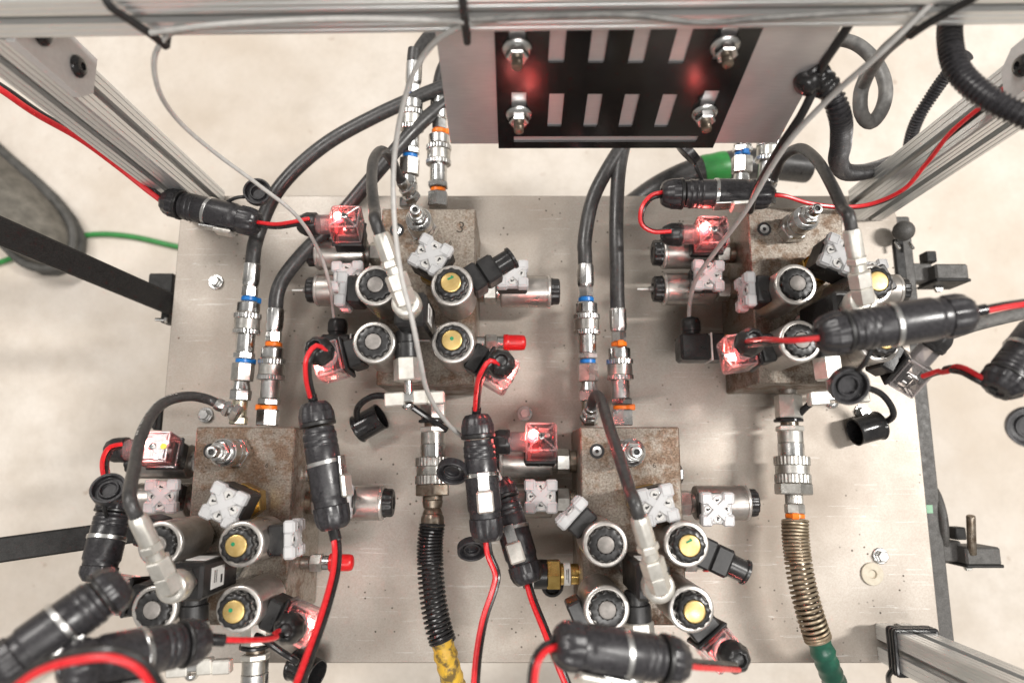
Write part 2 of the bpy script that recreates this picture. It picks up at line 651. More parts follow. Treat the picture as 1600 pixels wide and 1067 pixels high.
def rounded_poly(c, rs, n=8):
    out = []
    N = len(c)
    for i in range(N):
        a, b, d = V(c[i - 1]), V(c[i]), V(c[(i + 1) % N])
        r = rs[i]
        e1, e2 = (a - b).normalized(), (d - b).normalized()
        p0, p1 = b + e1 * r, b + e2 * r
        cc = b + (e1 + e2) * r
        for k in range(n + 1):
            t = k / n * PI / 2
            out.append(tuple(cc + (p0 - cc) * math.cos(t) + (p1 - cc) * math.sin(t)))
    return out


pa, pb = at(283, 307, 0), at(1392, 305, 0)
pc, pd = at(1480, 1038, 0), at(222, 1033, 0)
xl = (pa.x + pd.x) / 2 / MM
xr = (pb.x + pc.x) / 2 / MM
yb = (pa.y + pb.y) / 2 / MM
yf = (pc.y + pd.y) / 2 / MM
plate_poly = rounded_poly([(xl, yf), (xr, yf), (xr, yb), (xl, yb)], [4, 4, 26, 4])
plate = thing('mounting_plate', 'large scuffed aluminium plate that carries the four rusty blocks', 'plate', T(0, 0, -10))


def plate_mesh():
    mb = MB().prism(plate_poly, 9.2, None, 0)
    inner = [(x + (0.8 if x < 0 else -0.8), y + (0.8 if y < 0 else -0.8)) for x, y in plate_poly]
    n = len(plate_poly)
    mb.f.pop(1)
    b = len(mb.v)
    mb.v += [(x, y, 10) for x, y in inner]
    for i in range(n):
        mb.f.append((n + i, n + (i + 1) % n, b + (i + 1) % n, b + i))
    mb.f.append(tuple(range(b, b + n)))
    return mb.mesh(M_['plate'], ang=20)


put(plate, 'sheet', plate_mesh())
for i, (u, v) in enumerate([(338, 441), (322, 648), (820, 646), (1375, 868), (1347, 643)]):
    p = at(u, v, 0)
    M = frame(p, (0, 0, 1), (math.cos(i), math.sin(i), 0))
    f = put(plate, 'bolt', hexm('zinc', 5.6, 5.5), M @ T(0, 0, 1.8), True)
    put(f, 'washer', cyl('zinc', 7.6, 1.6), T(0, 0, -1.7))
p = at(1362, 896, 0)
tag(put(None, 'washer', lathe_me('nylon', [(4, 0.2), (10.5, 0.2), (10.5, 2.2), (4, 2.2), (4, 0.3)], 36, 0.3), frame(p, (0, 0, 1))),
    'loose pale ring washer lying on the plate beside a hex bolt', 'washer')

# ------------------------------------------------------------------ T-slot frame


def profile40():
    side = [(20, -18.5), (20, -15.2), (19.5, -14.8), (19.5, -14.2), (20, -13.8), (20, -9.4), (19.5, -9.0), (19.5, -8.4), (20, -8.0),
            (20, -4.1), (15.5, -4.1), (15.5, -9), (12, -9), (8.5, -4.5),
            (8.5, 4.5), (12, 9), (15.5, 9), (15.5, 4.1), (20, 4.1),
            (20, 8.0), (19.5, 8.4), (19.5, 9.0), (20, 9.4), (20, 13.8), (19.5, 14.2), (19.5, 14.8), (20, 15.2), (20, 18.5)]
    out = []
    for q in range(4):
        c, s = [(1, 0), (0, 1), (-1, 0), (0, -1)][q]
        out += [(0.85 * (x * c - y * s), 0.85 * (x * s + y * c)) for x, y in side]
    return out


PROF = profile40()


def extrusion_me(L):
    return cached(('X', L), lambda: MB().prism(PROF, L).mesh(M_['extrusion'], ang=20))


frm = []
for (u, v, lab, top) in ((325, 322, 'upright aluminium slot extrusion at the rear left plate corner', 311.0),
                         (1352, 321, 'upright aluminium slot extrusion at the rear right plate corner', 311.0),
                         (1398, 1003, 'upright aluminium slot extrusion at the front right plate corner', 311.0)):
    p = at(u, v, 0)
    t = thing('frame_post', lab, 'post', frame(p, (0, 0, 1)), 'upright frame posts')
    put(t, 'extrusion', extrusion_me(top - 0.5), T(0, 0, 0.5))
    frm.append((t, p))
b0 = at(-160, 64, 312)
b1 = at(1760, 38, 312)
bx = (b1 - b0).normalized()
bL = round((b1 - b0).length / MM)
bM = frame(b0, bx, (0, 0, 1))     # local x up, local y = z cross x
beam = thing('frame_beam', 'aluminium slot extrusion crossing along the top edge of the picture', 'beam', bM @ T(17, 17, 0) if (bM @ V((0, 0.01, 0))).y > b0.y else bM @ T(17, -17, 0))
put(beam, 'extrusion', extrusion_me(bL))

# corner brackets on the inner faces of the rear posts
for k, (t, p) in enumerate(frm[:2]):
    sgn = 1 if k == 0 else -1
    q = p + mm(sgn * 17, 0, 0)
    br = thing('corner_bracket', ['white corner bracket with black bolt on the rear left post', 'grey corner bracket with black bolt on the rear right post'][k], 'bracket',
               frame(q + mm(0, 0, 236), (sgn, 0, 0), (0, 0, 1)), 'corner brackets')
    put(br, 'plate', MB().prism([(0, -17), (75, -17), (75, 18), (12, 18), (0, 8)] if k else [(0, -18), (0, 8), (12, 18), (75, 18), (75, -18)], 6, None, 0.3).mesh(M_['paint'], smooth=False))
    for x in (20, 56):
        put(br, 'bolt', lathe_me('plastic_gloss', [(7.5, 0), (7.5, 1.5), (5.5, 4), (2.6, 4.6), (2.6, 2.6), (0, 2.6)], 28, 0.2), T(x, 0, 6.3))

# black cable ties round the beam
for k, (u, lab) in enumerate(((238, 'black cable tie looped round the top beam above the left grey cable'),
                              (727, 'black cable tie looped round the top beam above the slotted panel'),
                              (1446, 'black cable tie looped round the top beam at the right'))):
    s = (u + 160) / 1920
    a = b0.lerp(b1, s)
    dv = (0.006, 0.0, -0.008)[k]
    pts = [a + V((dv, -0.0035, -0.004)), a + V((dv * 0.6, -0.004, 0.008)), a + V((-dv * 0.3, -0.0040, 0.022)), a + V((-dv, -0.0035, 0.036)), a + V((-dv, 0.017, 0.038)),
           a + V((-dv, 0.037, 0.036)), a + V((0, 0.037, -0.003)), a + V((dv, 0.02, -0.004)), a + V((dv, -0.0035, -0.004))]
    t = thing('cable_tie', lab, 'cable tie', Matrix.Translation(a), 'cable ties on the top beam')
    put(t, 'strap', MB().tube(spline(pts, 3), 2.3, 8).mesh(M_['plastic']), I4, True)
    put(t, 'buckle', boxm('plastic', 8, 5.5, 6, 0.8), Matrix.Translation(pts[4] + V((0.0, 0.0, 0.002))), True)

# ------------------------------------------------------------------ slotted panel under the beam
pl0 = at(704, 223, 184)
pl1 = at(1214, 219, 186)
px_ = (pl1 - pl0).normalized()
lean = math.radians(12)
pz_ = V((0, math.sin(lean), math.cos(lean)))
panM = Matrix((px_, pz_, px_.cross(pz_))).transposed().to_4x4()
panM.translation = pl0
PW = (pl1 - pl0).length / MM
PH = 129.0
pan = thing('slotted_panel', 'bare aluminium sheet with black slotted plate hanging under the top beam', 'panel', panM)
nrm = panM.to_3x3() @ V((0, 0, 1))
zs = 1 if nrm.y < 0 else -1     # side that faces the photographer
put(pan, 'back_sheet', boxm('sheet', round(PW, 1), PH, 3.0, 0.4), T(PW / 2, PH / 2, 0))


def pan_xy(u, v):
    """photo position -> panel coordinates on the front of the sheet"""
    o = V((0, 0, CAM_H))
    d = at(u, v, 0) - o
    n = panM.to_3x3() @ V((0, 0, 1))
    s = (panM.translation + n * zs * 0.0015 - o).dot(n) / d.dot(n)
    q = panM.inverted() @ (o + d * s)
    return q.x / MM, q.y / MM


bx0, by0 = pan_xy(779, 229)
bx1, _ = pan_xy(1114, 226)
slots = []
for u0, u1 in ((859, 878), (916, 937), (971, 995), (1027, 1054)):
    a = pan_xy((u0 + u1) / 2, 168)[0]
    slots.append((a - 5.2, pan_xy(u0, 194)[1], a + 5.2, pan_xy(u0, 143)[1]))
for u0, u1 in ((861, 882), (924, 947), (987, 1012), (1050, 1078)):
    a = pan_xy((u0 + u1) / 2, 70)[0]
    slots.append((a - 5.2, pan_xy(u0, 94)[1], a + 5.2, pan_xy(u0, 30)[1]))
nuts = []
for u, v in ((809, 72), (811, 175), (1134, 66), (1101, 171)):
    a, b = pan_xy(u, v)
    nuts.append((a, b))
    slots.append((a - 5.2, b - 13 if v < 100 else b - 10, a + 5.2, b + 22))
sa, sb = pan_xy(803, 219)
s2, s3 = pan_xy(1092, 208)
slots.append((sa, sb, s2, s3))


def slotted():
    """plate with rectangular openings from a cut grid"""
    X = sorted({round(q, 3) for s in slots for q in (s[0], s[2])} | {round(bx0, 3), round(bx1, 3)})
    Y = sorted({round(q, 3) for s in slots for q in (s[1], s[3])} | {round(by0, 3), PH})
    X = [x for x in X if bx0 - 1e-3 <= x <= bx1 + 1e-3]
    Y = [y for y in Y if by0 - 1e-3 <= y <= PH + 1e-3]

    def hole(cx, cy):
        return any(s[0] < cx < s[2] and s[1] < cy < s[3] for s in slots)
    vs, fs, vi = [], [], {}

    def vid(i, j, z):
        if (i, j, z) not in vi:
            vi[(i, j, z)] = len(vs)
            vs.append((X[i], Y[j], z))
        return vi[(i, j, z)]
    solid = {}
    for i in range(len(X) - 1):
        for j in range(len(Y) - 1):
            solid[(i, j)] = not hole((X[i] + X[i + 1]) / 2, (Y[j] + Y[j + 1]) / 2)
    th = 1.6 * zs
    z0, z1 = 1.6 * zs, 1.6 * zs + th
    for (i, j), s in solid.items():
        if not s:
            continue
        for z in (z0, z1):
            fs.append((vid(i, j, z), vid(i + 1, j, z), vid(i + 1, j + 1, z), vid(i, j + 1, z)))
        for di, dj, e in ((-1, 0, ((i, j), (i, j + 1))), (1, 0, ((i + 1, j), (i + 1, j + 1))), (0, -1, ((i, j), (i + 1, j))), (0, 1, ((i, j + 1), (i + 1, j + 1)))):
            if not solid.get((i + di, j + dj), False):
                (a, b), (c, d) = e
                fs.append((vid(a, b, z0), vid(c, d, z0), vid(c, d, z1), vid(a, b, z1)))
    return MB().add(vs, fs).mesh(M_['black_sheet'], smooth=False)


put(pan, 'slotted_plate', slotted())
flip = I4 if zs > 0 else R(180, 'X')
for a, b in nuts:
    n = put(pan, 'flange_nut', lathe_me('zinc', [(9.5, 0), (9.5, 1.2), (7.5, 3.0), (6.5, 3.2)], 32, 0.3), T(a, b, 3.3 * zs) @ flip)
    put(n, 'hexagon', hexm('zinc', 7.2, 6), T(0, 0, 2.6))
    put(n, 'stud', lathe_me('old_steel', [(3.6, 0), (3.6, 6), (3.2, 6.6), (3.6, 7.2), (3.2, 7.8), (3.6, 8.4), (2.2, 9)], 20, 0.1), T(0, 0, 7))
# small red pilot lamp beside the upper left nut (its glow shows on the black plate)
a, b = pan_xy(838, 52)

# ------------------------------------------------------------------ component builders
BL = {'A': (-118.0, 66.0), 'B': (214.0, 67.0), 'C': (-271.0, -131.0), 'D': (58.5, -131.0)}
BN = {'A': 'upper left', 'B': 'upper right', 'C': 'lower left', 'D': 'lower centre'}
BW, BD, BH = 85.0, 161.0, 90.0


def bp(b, lx, ly, z):
    """block-local (from its front-left corner) -> world"""
    x, y = BL[b]
    return mm(x + lx, y + ly, z)


def text_mesh(s, size, mat, ext=0.15):
    c = bpy.data.curves.new('text', 'FONT')
    c.body = s
    c.size = size * MM
    c.extrude = ext * MM
    c.align_x = 'CENTER'
    c.align_y = 'CENTER'
    o = bpy.data.objects.new('text', c)
    col.objects.link(o)
    bpy.context.view_layer.update()
    dg = bpy.context.evaluated_depsgraph_get()
    me = bpy.data.meshes.new_from_object(o.evaluated_get(dg))
    bpy.data.objects.remove(o)
    me.materials.clear()
    me.materials.append(M_[mat])
    return me


def solenoid(M, label, gold=False, horiz=False, sock=None, pin=False):
    """cartridge solenoid; local z leaves the block; sock = local angle of the black socket"""
    t = thing('solenoid_valve', label, 'valve', M, 'solenoid valves on the blocks')
    if horiz:
        z = stack(t, [('neck', 'old_steel', 'c', 10, 6), ('hexagon', 'zinc_dull', 'h', 11.5, 12), ('collar', 'coil', 'c', 9, 4)])
    else:
        z = stack(t, [('hexagon', 'zinc_dull', 'h', 13.5, 7), ('neck', 'zinc', 'c', 9, 4)])
    L = 48.0 if horiz else 56.0
    r = 15.5 if horiz else 16.5
    put(t, 'coil', lathe_me('coil', [(r - 1, 0), (r, 1.2), (r, L - 3)], 40, 0.6), T(0, 0, z))
    put(t, 'rim', lathe_me('coil_rim', [(r + 0.2, L - 3.2), (r + 0.2, L - 1), (r - 0.8, L), (r - 3.4, L), (r - 3.4, L - 2.5), (0, L - 2.5)], 48, 0.4, None), T(0, 0, z))
    if gold:
        n = put(t, 'nut', cached('nutg', lambda: MB().lathe([(12.2, 0), (12.2, 9), (11.4, 11), (8.2, 11.4), (8.2, 10.4), (0, 10.4)], 72, None, 0.5, (12, 0.045)).mesh(M_['plastic'], ang=40)), T(0, 0, z + L - 2.4))
        put(n, 'gold_disc', lathe_me('gold', [(7.9, 10), (7.9, 11.6), (7.2, 12), (0, 12)], 32, 0.3))
    else:
        n = put(t, 'nut', cached('nutk', lambda: MB().lathe([(12.3, 0), (12.3, 4.4), (11.6, 5.2), (6.6, 5.2), (6.6, 4), (0, 4)], 72, None, 0.4, (12, 0.055)).mesh(M_['plastic'], ang=40)), T(0, 0, z + L - 2.4))
        put(n, 'core_end', lathe_me('coregrey', [(6.4, 3.5), (6.4, 5.6), (5.9, 6.1), (0, 6.1)], 28, 0.3))
        if pin:
            put(n, 'override_pin', cyl('coregrey', 3.0, 9), T(0, 0, 6))
            put(n, 'stick', cyl('white', 0.9, 12), T(0, 0, 14))
    if horiz:
        put(t, 'end_cap', cached('hcap', lambda: MB().lathe([(12.0, 0), (12.0, 8), (11, 9.5), (5.5, 9.5), (5.5, 8.6), (0, 8.6)], 72, None, 0.5, (12, 0.04)).mesh(M_['plastic'], ang=40)), T(0, 0, z + L - 1))
    if sock is not None:
        a = math.radians(sock)
        S = T(0, 0, z + (L * 0.24 if horiz else L * 0.52)) @ R(sock, 'Z')
        put(t, 'socket', boxm('plastic', 12, 23, 27, 1.5), S @ T(r + 4, 0, 0))
        return t, M @ S @ T(r + 10.2, 0, 0)
    return t, None


def din_cap_mesh():
    mb = MB()
    mb.box(25.6, 25.6, 6.2, None, 1.0, True)
    for x in (-1, 1):
        for y in (-1, 1):
            mb.box(10.2, 10.2, 8.6, T(x * 9.4, y * 9.4, 0), 1.5, True)
            for q in (-1, 1):
                mb.box(7.6, 0.8, 0.7, T(x * 9.4, y * 9.4 + q * 3.4, 8.4), 0.2, True)
                mb.box(0.8, 7.6, 0.7, T(x * 9.4 + q * 3.4, y * 9.4, 8.35), 0.2, True)
    mb.box(22, 6.0, 2.5, T(0, 0, 6) @ R(45, 'Z'), 0.5, True)
    mb.box(22, 6.0, 2.4, T(0, 0, 6) @ R(-45, 'Z'), 0.5, True)
    return mb.mesh(M_['milky'], ang=30)


def din_cap(M, label):
    """milky blanking cap; local z points away from the socket"""
    t = thing('connector_cap', label, 'cap', M, 'milky plastic caps on the solenoid sockets')
    put(t, 'shell', cached('dcap', din_cap_mesh))
    for x, y in ((7.9, 0), (-7.9, 0), (0, 7.9), (0, -7.9)):
        r = put(t, 'recess', lathe_me('milky_in', [(3.8, 0), (3.8, 0.9), (3.3, 1.0), (3.1, 0.4), (0, 0.4)], 20, 0.1), T(x, y, 6.1))
        k = random.choice((0, 40, 90, 120))
        put(r, 'pin', cached('cpin', lambda: MB().box(0.9, 3.2, 0.6, None, 0.15, True).box(1.6, 1.2, 0.6, T(0.6, 0.8, 0), 0.15, True).mesh(M_['ink'], smooth=False)), T(0, 0, 0.7) @ R(k, 'Z'))
    return t


def clear_body():
    mb = MB()
    mb.box(27, 27, 23, T(0, 0, 3), 2.6, True)
    return mb.mesh(M_['clear'], ang=30)


def clear_ribs():
    mb = MB()
    mb.box(33, 1.2, 1.6, T(0, 0, 24.9) @ R(45, 'Z'), 0.3, True)
    mb.box(33, 1.2, 1.6, T(0, 0, 24.8) @ R(-45, 'Z'), 0.3, True)
    h = 12.6
    for x in (-1, 1):
        for y in (-1, 1):
            mb.box(1.3, 1.3, 20, T(x * h, y * h, 4.5), 0.3, True)
        mb.box(1.3, 24, 1.3, T(x * h, 0, 24.4), 0.3, True)
        mb.box(24, 1.3, 1.3, T(0, x * h, 24.3), 0.3, True)
        mb.box(1.3, 24, 1.3, T(x * h, 0, 4.2), 0.3, True)
        mb.box(24, 1.3, 1.3, T(0, x * h, 4.1), 0.3, True)
    mb.box(1.0, 18, 9, T(-8.6, 0, 12), 0.3, True)
    mb.box(9, 1.0, 8, T(3, 9.6, 14), 0.3, True)
    return mb.mesh(M_['clear_edge'], ang=30)


PLUGS = []


def led_plug(M, label, power=0.026, lit=True):
    """clear plug with lit red lamp; local z leaves the socket, cable gland along local -x"""
    t = thing('lit_plug' if lit else 'clear_plug', label, 'plug', M, 'clear plugs with a lit red lamp' if lit else None)
    put(t, 'gasket', boxm('plastic', 29, 29, 3.2, 1.2, True))
    sh = put(t, 'shell', cached('clrbody', clear_body))
    put(sh, 'rib', cached('clrrib', clear_ribs))
    put(t, 'terminal_block', cached('term', lambda: MB().box(19, 19, 7, T(1, 0, 3.4), 1, True).box(17, 5, 5, T(1, 5, 10), 0.6, True).box(8, 5, 8, T(4, -5, 10), 0.6, True).mesh(M_['plastic'], ang=25)))
    for x, y in ((6, -6), (6, 6), (0, -7)):
        put(t, 'terminal', cyl('zinc', 2.2, 4, 14, 0.3), T(x, y, 12))
    s = put(t, 'screw', lathe_me('zinc', [(2.2, 12), (2.2, 24), (3.4, 24.2), (3.4, 26.2), (2.6, 27), (0, 27)], 20, 0.2))
    put(s, 'cross_slot', cached('cross', lambda: MB().box(4.2, 0.9, 0.3, T(0, 0, 27.1), 0.05).box(0.9, 4.2, 0.3, T(0, 0, 27.15), 0.05).mesh(M_['ink'], smooth=False)))
    G = T(-13.2, 0, 14.5) @ R(-90, 'Y')
    prof = []
    for i in range(9):
        prof += [(8.3, i * 1.6), (9.1, i * 1.6 + 0.8)]
    prof.append((8.3, 14.4))
    put(t, 'thread', lathe_me('clear_edge', prof, 28, 0), G)
    g = put(t, 'gland_nut', cached('gnut', lambda: MB().lathe([(10.2, 0), (10.6, 0.8), (10.6, 9.5), (9.8, 12), (7.5, 16.5), (5.2, 18.2), (4.6, 17.4), (4.2, 14), (0, 14)], 48, None, 0.3, (8, 0.035)).mesh(M_['plastic'], ang=45)), G @ T(0, 0, 13.4))
    put(g, 'collar', cyl('plastic', 10.9, 3.0), T(0, 0, 1.2))
    if not lit:
        return t
    put(t, 'lamp', cached('ledm', lambda: MB().lathe([(2.9, 0), (2.9, 4.0), (2.2, 5.8), (0, 6.6)], 16, None, 0.3).mesh(M_['led'])), T(-7.5, 3.8, 18.6))
    put(t, 'lens', cached('lensm', lambda: MB().lathe([(5.0, 0), (5.0, 1.2), (4.4, 1.8)], 20, None, 0.3).mesh(M_['led_lens'])), T(-7.0, 2.6, 18.2))
    l = bpy.data.lights.new('red_lamp_light', 'POINT')
    l.energy = power
    l.color = (1.0, 0.012, 0.012)
    l.shadow_soft_size = 0.002
    lo = bpy.data.objects.new('red_lamp_light', l)
    col.objects.link(lo)
    lo.parent = t
    lo.matrix_basis = T(-5.5, 1.0, 23.2)
    PLUGS.append(t)
    return t


def black_plug(M, label):
    """black plug with open cable barrel along local z"""
    t = thing('open_plug', label, 'plug', M, 'black plugs without cable')
    put(t, 'body', boxm('plastic', 22, 22, 15, 2, True))
    put(t, 'barrel', lathe_me('plastic_gloss', [(8.6, 0), (8.6, 13), (9.8, 13.4), (9.8, 16), (7.4, 16), (7.4, 5), (0, 5)], 32, 0.4), T(0, 0, 14.8))
    return t


def inline_conn(p0, p1, label, latch=None, cap=None, rad=13.2, latch_s=0.5, nut_first=True):
    """two-piece round black connector with steel clamp ring and latch; latch = world direction"""
    L = (p1 - p0).length / MM
    k = L / 105.0
    M = frame(p0, p1 - p0, latch if latch else (0, 0, 1))
    t = thing('inline_connector', label, 'connector', M, 'round black inline connectors')
    r = rad
    dome = [(4.5, 1.5), (5, 0), (r * 0.70, 0.6), (r * 0.88, 4), (r * 0.97, 9 * k), (r * 1.0, 9.5 * k), (r * 1.0, 17 * k)]
    put(t, 'end_nut', MB().lathe(dome, 80, None, 0.4, (10, 0.035)).mesh(M_['plastic_worn'], ang=35))
    put(t, 'shoulder', cyl('plastic', round(r * 1.05, 2), round(3.4 * k, 2)), T(0, 0, 17 * k))
    put(t, 'socket_half', MB().lathe([(r * 0.90, 21.8 * k), (r * 0.90, 26 * k), (r * 0.97, 26.6 * k), (r * 0.97, 31 * k), (r * 0.945, 31.4 * k), (r * 0.945, 32.4 * k), (r * 0.97, 32.8 * k), (r * 0.97, 36 * k), (r * 0.945, 36.4 * k), (r * 0.945, 37.4 * k), (r * 0.97, 37.8 * k), (r * 0.97, 52 * k)], 48, None, 0.4).mesh(M_['plastic_worn'], ang=35))
    put(t, 'clamp_ring', lathe_me('zinc', [(r * 0.95, 0), (r * 1.06, 0), (r * 1.06, 3.2), (r * 0.95, 3.2)], 40, 0.3), T(0, 0, 49.5 * k) @ R(4, 'Y'))
    put(t, 'plug_half', MB().lathe([(r * 1.02, 52 * k), (r * 1.02, 78 * k), (r * 0.94, 81 * k), (r * 0.94, 86 * k)], 48, None, 0.4).mesh(M_['plastic_worn'], ang=35))
    d2 = [(r * 0.99, 86 * k), (r * 0.99, 95 * k), (r * 0.9, L - 4), (r * 0.70, L - 0.6), (5, L), (4.5, L - 1.5)]
    put(t, 'end_nut', MB().lathe(d2, 80, None, 0.4, (10, 0.035)).mesh(M_['plastic_worn'], ang=35))
    if latch:
        a = put(t, 'latch', MB().box(2.0, 9, 17, None, 0.4).mesh(M_['zinc'], ang=25), T(r * 1.02 + 1.4, 0, 57 * k) @ R(-4, 'Y'))
        put(a, 'buckle', MB().box(4.0, 13, 17, None, 1.4).mesh(M_['zinc_pale'], ang=25), T(1.8, 0, 14))
    if cap:
        q, nz = cap
        cM = frame(q, nz)
        c = put(t, 'dust_cap', lathe_me('plastic_worn', [(12.0, 0), (12.4, 0.8), (12.4, 7), (10.4, 7), (10.4, 2.2), (7.2, 2.2), (7.2, 4.6), (5.6, 4.6), (5.6, 1.6), (0, 1.6)], 40, 0.4), cM, True)
        s = M @ V((0, 0, 47 * k * MM))
        d = (q - s)
        e = s + d.normalized() * (r * 0.9 * MM)
        midp = (e + q) / 2 + V((0, 0, 0.006))
        put(t, 'tether', MB().tube(spline([e, midp, q - d.normalized() * 0.012 + V(nz) * 0.003], 2), 1.7, 8).mesh(M_['plastic']), I4, True)
    return t


def wire_pair(pts, label, side=1.0, r=1.8, sleeve=0, twist=0.0, group='red and black power wires'):
    """red and black wires running side by side"""
    P = spline(pts, 3.0)
    N = len(P)
    t = thing('power_cable', label, 'cable', Matrix.Translation(P[0]), group)
    red, blk = [], []
    for i in range(N):
        tg = (P[min(i + 1, N - 1)] - P[max(i - 1, 0)]).normalized()
        s = tg.cross(V((0, 0, 1)))
        if s.length < 0.05:
            s = V((1, 0, 0))
        s.normalize()
        n = s.cross(tg)
        a = twist * i / N * 2 * PI + (0.95 if side > 0 else -0.95)
        o = (s * math.cos(a) + n * math.sin(a)) * (r * MM * 0.98 * side)
        red.append(P[i] + o)
        blk.append(P[i] - o)
    put(t, 'red_wire', MB().tube(red, r, 10).mesh(M_['red']), I4, True)
    put(t, 'black_wire', MB().tube(blk, r, 10).mesh(M_['blackwire']), I4, True)
    if sleeve & 1:
        put(t, 'sleeve', MB().tube(P[:max(4, N // 12)], r * 2.1, 12).mesh(M_['plastic_gloss']), I4, True)
    if sleeve & 2:
        put(t, 'sleeve', MB().tube(P[-max(4, N // 12):], r * 2.1, 12).mesh(M_['plastic_gloss']), I4, True)
    return t


def one_tube(name, label, cat, pts, r, mat, group=None, step=3.0, n=16, rf=None):
    P = spline(pts, step)
    o = put(None, name, MB().tube([p - P[0] for p in P], r, n, rf).mesh(M_[mat]), Matrix.Translation(P[0]))
    return tag(o, label, cat, group)


# ------------------------------------------------------------------ blocks
for b in 'ABCD':
    t = thing('manifold_block', 'rusty steel block with ports and valves, %s of the four on the plate' % BN[b], 'block',
              Matrix.Translation(bp(b, BW / 2, BD / 2, 0)), 'rusty steel manifold blocks')
    put(t, 'body', MB().box(BW, BD, BH - 0.3, T(0, 0, 0.3), 1.1, True).mesh(M_['block'], ang=25))
    pl = put(t, 'plug', lathe_me('zinc', [(1.6, -1), (1.6, 0.4), (4.2, 0.9), (4.2, 0.1)], 24, 0.2), T(-28.5, 60, BH))
    put(pl, 'seat_ring', lathe_me('ink', [(4.4, 0.0), (4.4, 0.25), (6.4, 0.25), (6.4, 0.0)], 28, 0.05), T(0, 0, 0.05))
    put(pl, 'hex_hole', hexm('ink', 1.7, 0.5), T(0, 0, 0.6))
    # stamped port numbers
    for s, x, y, sz in (('6', 20, 48, 6.0), ('5', 22, -40, 5), ('2', 6, 62, 4)):
        put(t, 'stamped_digit', text_mesh(s, sz, 'stamp', 0.12), T(x, y, BH + 0.02) @ R(random.uniform(-25, 25), 'Z'))
    if b == 'A':
        put(t, 'stamped_digit', text_mesh('3', 15, 'stamp', 0.12), T(29, 62, BH + 0.02) @ R(-14, 'Z'))
    # blanking plug on the right side
    pg = put(t, 'side_plug', hexm('zinc', 8.2, 8), frame(mm(BW / 2 + 3, 40, 48), (1, 0, 0)))
    put(pg, 'collar', cyl('zinc', 7, 4), T(0, 0, -3.5))

# relief cartridges on top of the blocks
for b in 'ABCD':
    M = frame(bp(b, 38, 139, BH), (0.0, 0.0, 1), (math.cos(ord(b)), math.sin(ord(b)), 0))
    t = thing('relief_valve', 'silver stepped hexagon relief cartridge on the rear of the %s block' % BN[b], 'valve', M, 'relief cartridges')
    stack(t, [('hexagon', 'zinc', 'h', 13.2, 12), ('collar', 'zinc', 'c', 11.2, 8), ('groove', 'coil', 'c', 10.2, 1.5), ('barrel', 'zinc', 'c', 11.2, 12), ('cone', 'zinc', 't', 10.8, 3, 8.0), ('lock_nut', 'zinc', 'h', 8.6, 6),
              ('ring', 'zinc', 'c', 6.2, 4)])
    put(t, 'screw', lathe_me('zinc', [(4.8, 0), (4.8, 8), (4.2, 9.2), (2.2, 9.2), (2.2, 6), (0, 6)], 24, 0.3), T(0, 0, 46))
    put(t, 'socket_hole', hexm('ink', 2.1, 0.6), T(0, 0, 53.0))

# ---- vertical solenoids and what plugs into them
COIL = {'rear left': (10.5, 71.5), 'front left': (10.5, 26), 'rear right': (70.5, 71.5), 'front right': (72, 26)}
SOCK = {('A', 'rear left'): (178, 'cap'), ('A', 'front left'): (196, 'led'), ('A', 'rear right'): (33, 'open'), ('A', 'front right'): (-30, 'led'),
        ('B', 'rear left'): (180, 'cap'), ('B', 'front left'): (188, 'led'), ('B', 'rear right'): (25, 'none'), ('B', 'front right'): (-32, 'ledside'),
        ('C', 'rear left'): (160, 'none'), ('C', 'front left'): (172, 'led'), ('C', 'rear right'): (3, 'cap'), ('C', 'front right'): (-22, 'led'),
        ('D', 'rear left'): (137, 'cap'), ('D', 'front left'): (205, 'none'), ('D', 'rear right'): (-25, 'open'), ('D', 'front right'): (-52, 'led')}
UP = V((0, 0, 1))
for b in 'ABCD':
    for pos, (lx, ly) in COIL.items():
        gold = 'right' in pos
        a, kind = SOCK[(b, pos)]
        M = frame(bp(b, lx, ly, BH), UP, (1, 0, 0))
        lab = 'upright solenoid with %s centre, %s on the %s block' % ('gold' if gold else 'grey', pos, BN[b])
        t, S = solenoid(M, lab, gold, False, a)
        if gold and (b, pos) not in (('B', 'rear right'), ('D', 'front right')):
            if pos == 'rear right' and b in 'AD':
                put(t, 'green_mark', cached('mk1', lambda: MB().box(4.6, 1.5, 0.3, R(25, 'Z'), 0.1).box(2.4, 1.3, 0.3, T(1.6, 1.2, 0.02) @ R(-30, 'Z'), 0.1).mesh(M_['marker'], smooth=False)), T(-0.5, 3.2, 76.8))
            else:
                put(t, 'green_mark', cyl('marker', 1.5, 0.4, 14, 0.1), T(-2 + 2 * (b == 'A'), 1.2, 76.5))
        if kind == 'none':
            continue
        d = S.to_3x3() @ V((1, 0, 0))
        q = S.translation
        if kind == 'cap':
            din_cap(frame(q, d, UP), 'milky white cap facing sideways on the %s solenoid of the %s block' % (pos, BN[b]))
        elif kind == 'led':
            g = (UP * 1.0 + V((d.x, d.y, 0)) * 0.12 + V((0, 0.12, 0))).normalized()
            led_plug(frame(q, d, -g), 'clear plug glowing red, its gland facing up, beside %s solenoid of %s block' % (pos, BN[b]))
        elif kind == 'ledside':
            g = V((0.86, 0.25, 0.45)).normalized()
            led_plug(frame(q, d, -g), 'unlit clear plug with gland pointing right, beside %s solenoid of %s block' % (pos, BN[b]), lit=False)
        elif kind == 'open':
            black_plug(frame(q, d, UP), 'empty black plug barrel on the %s solenoid of the %s block' % (pos, BN[b]))

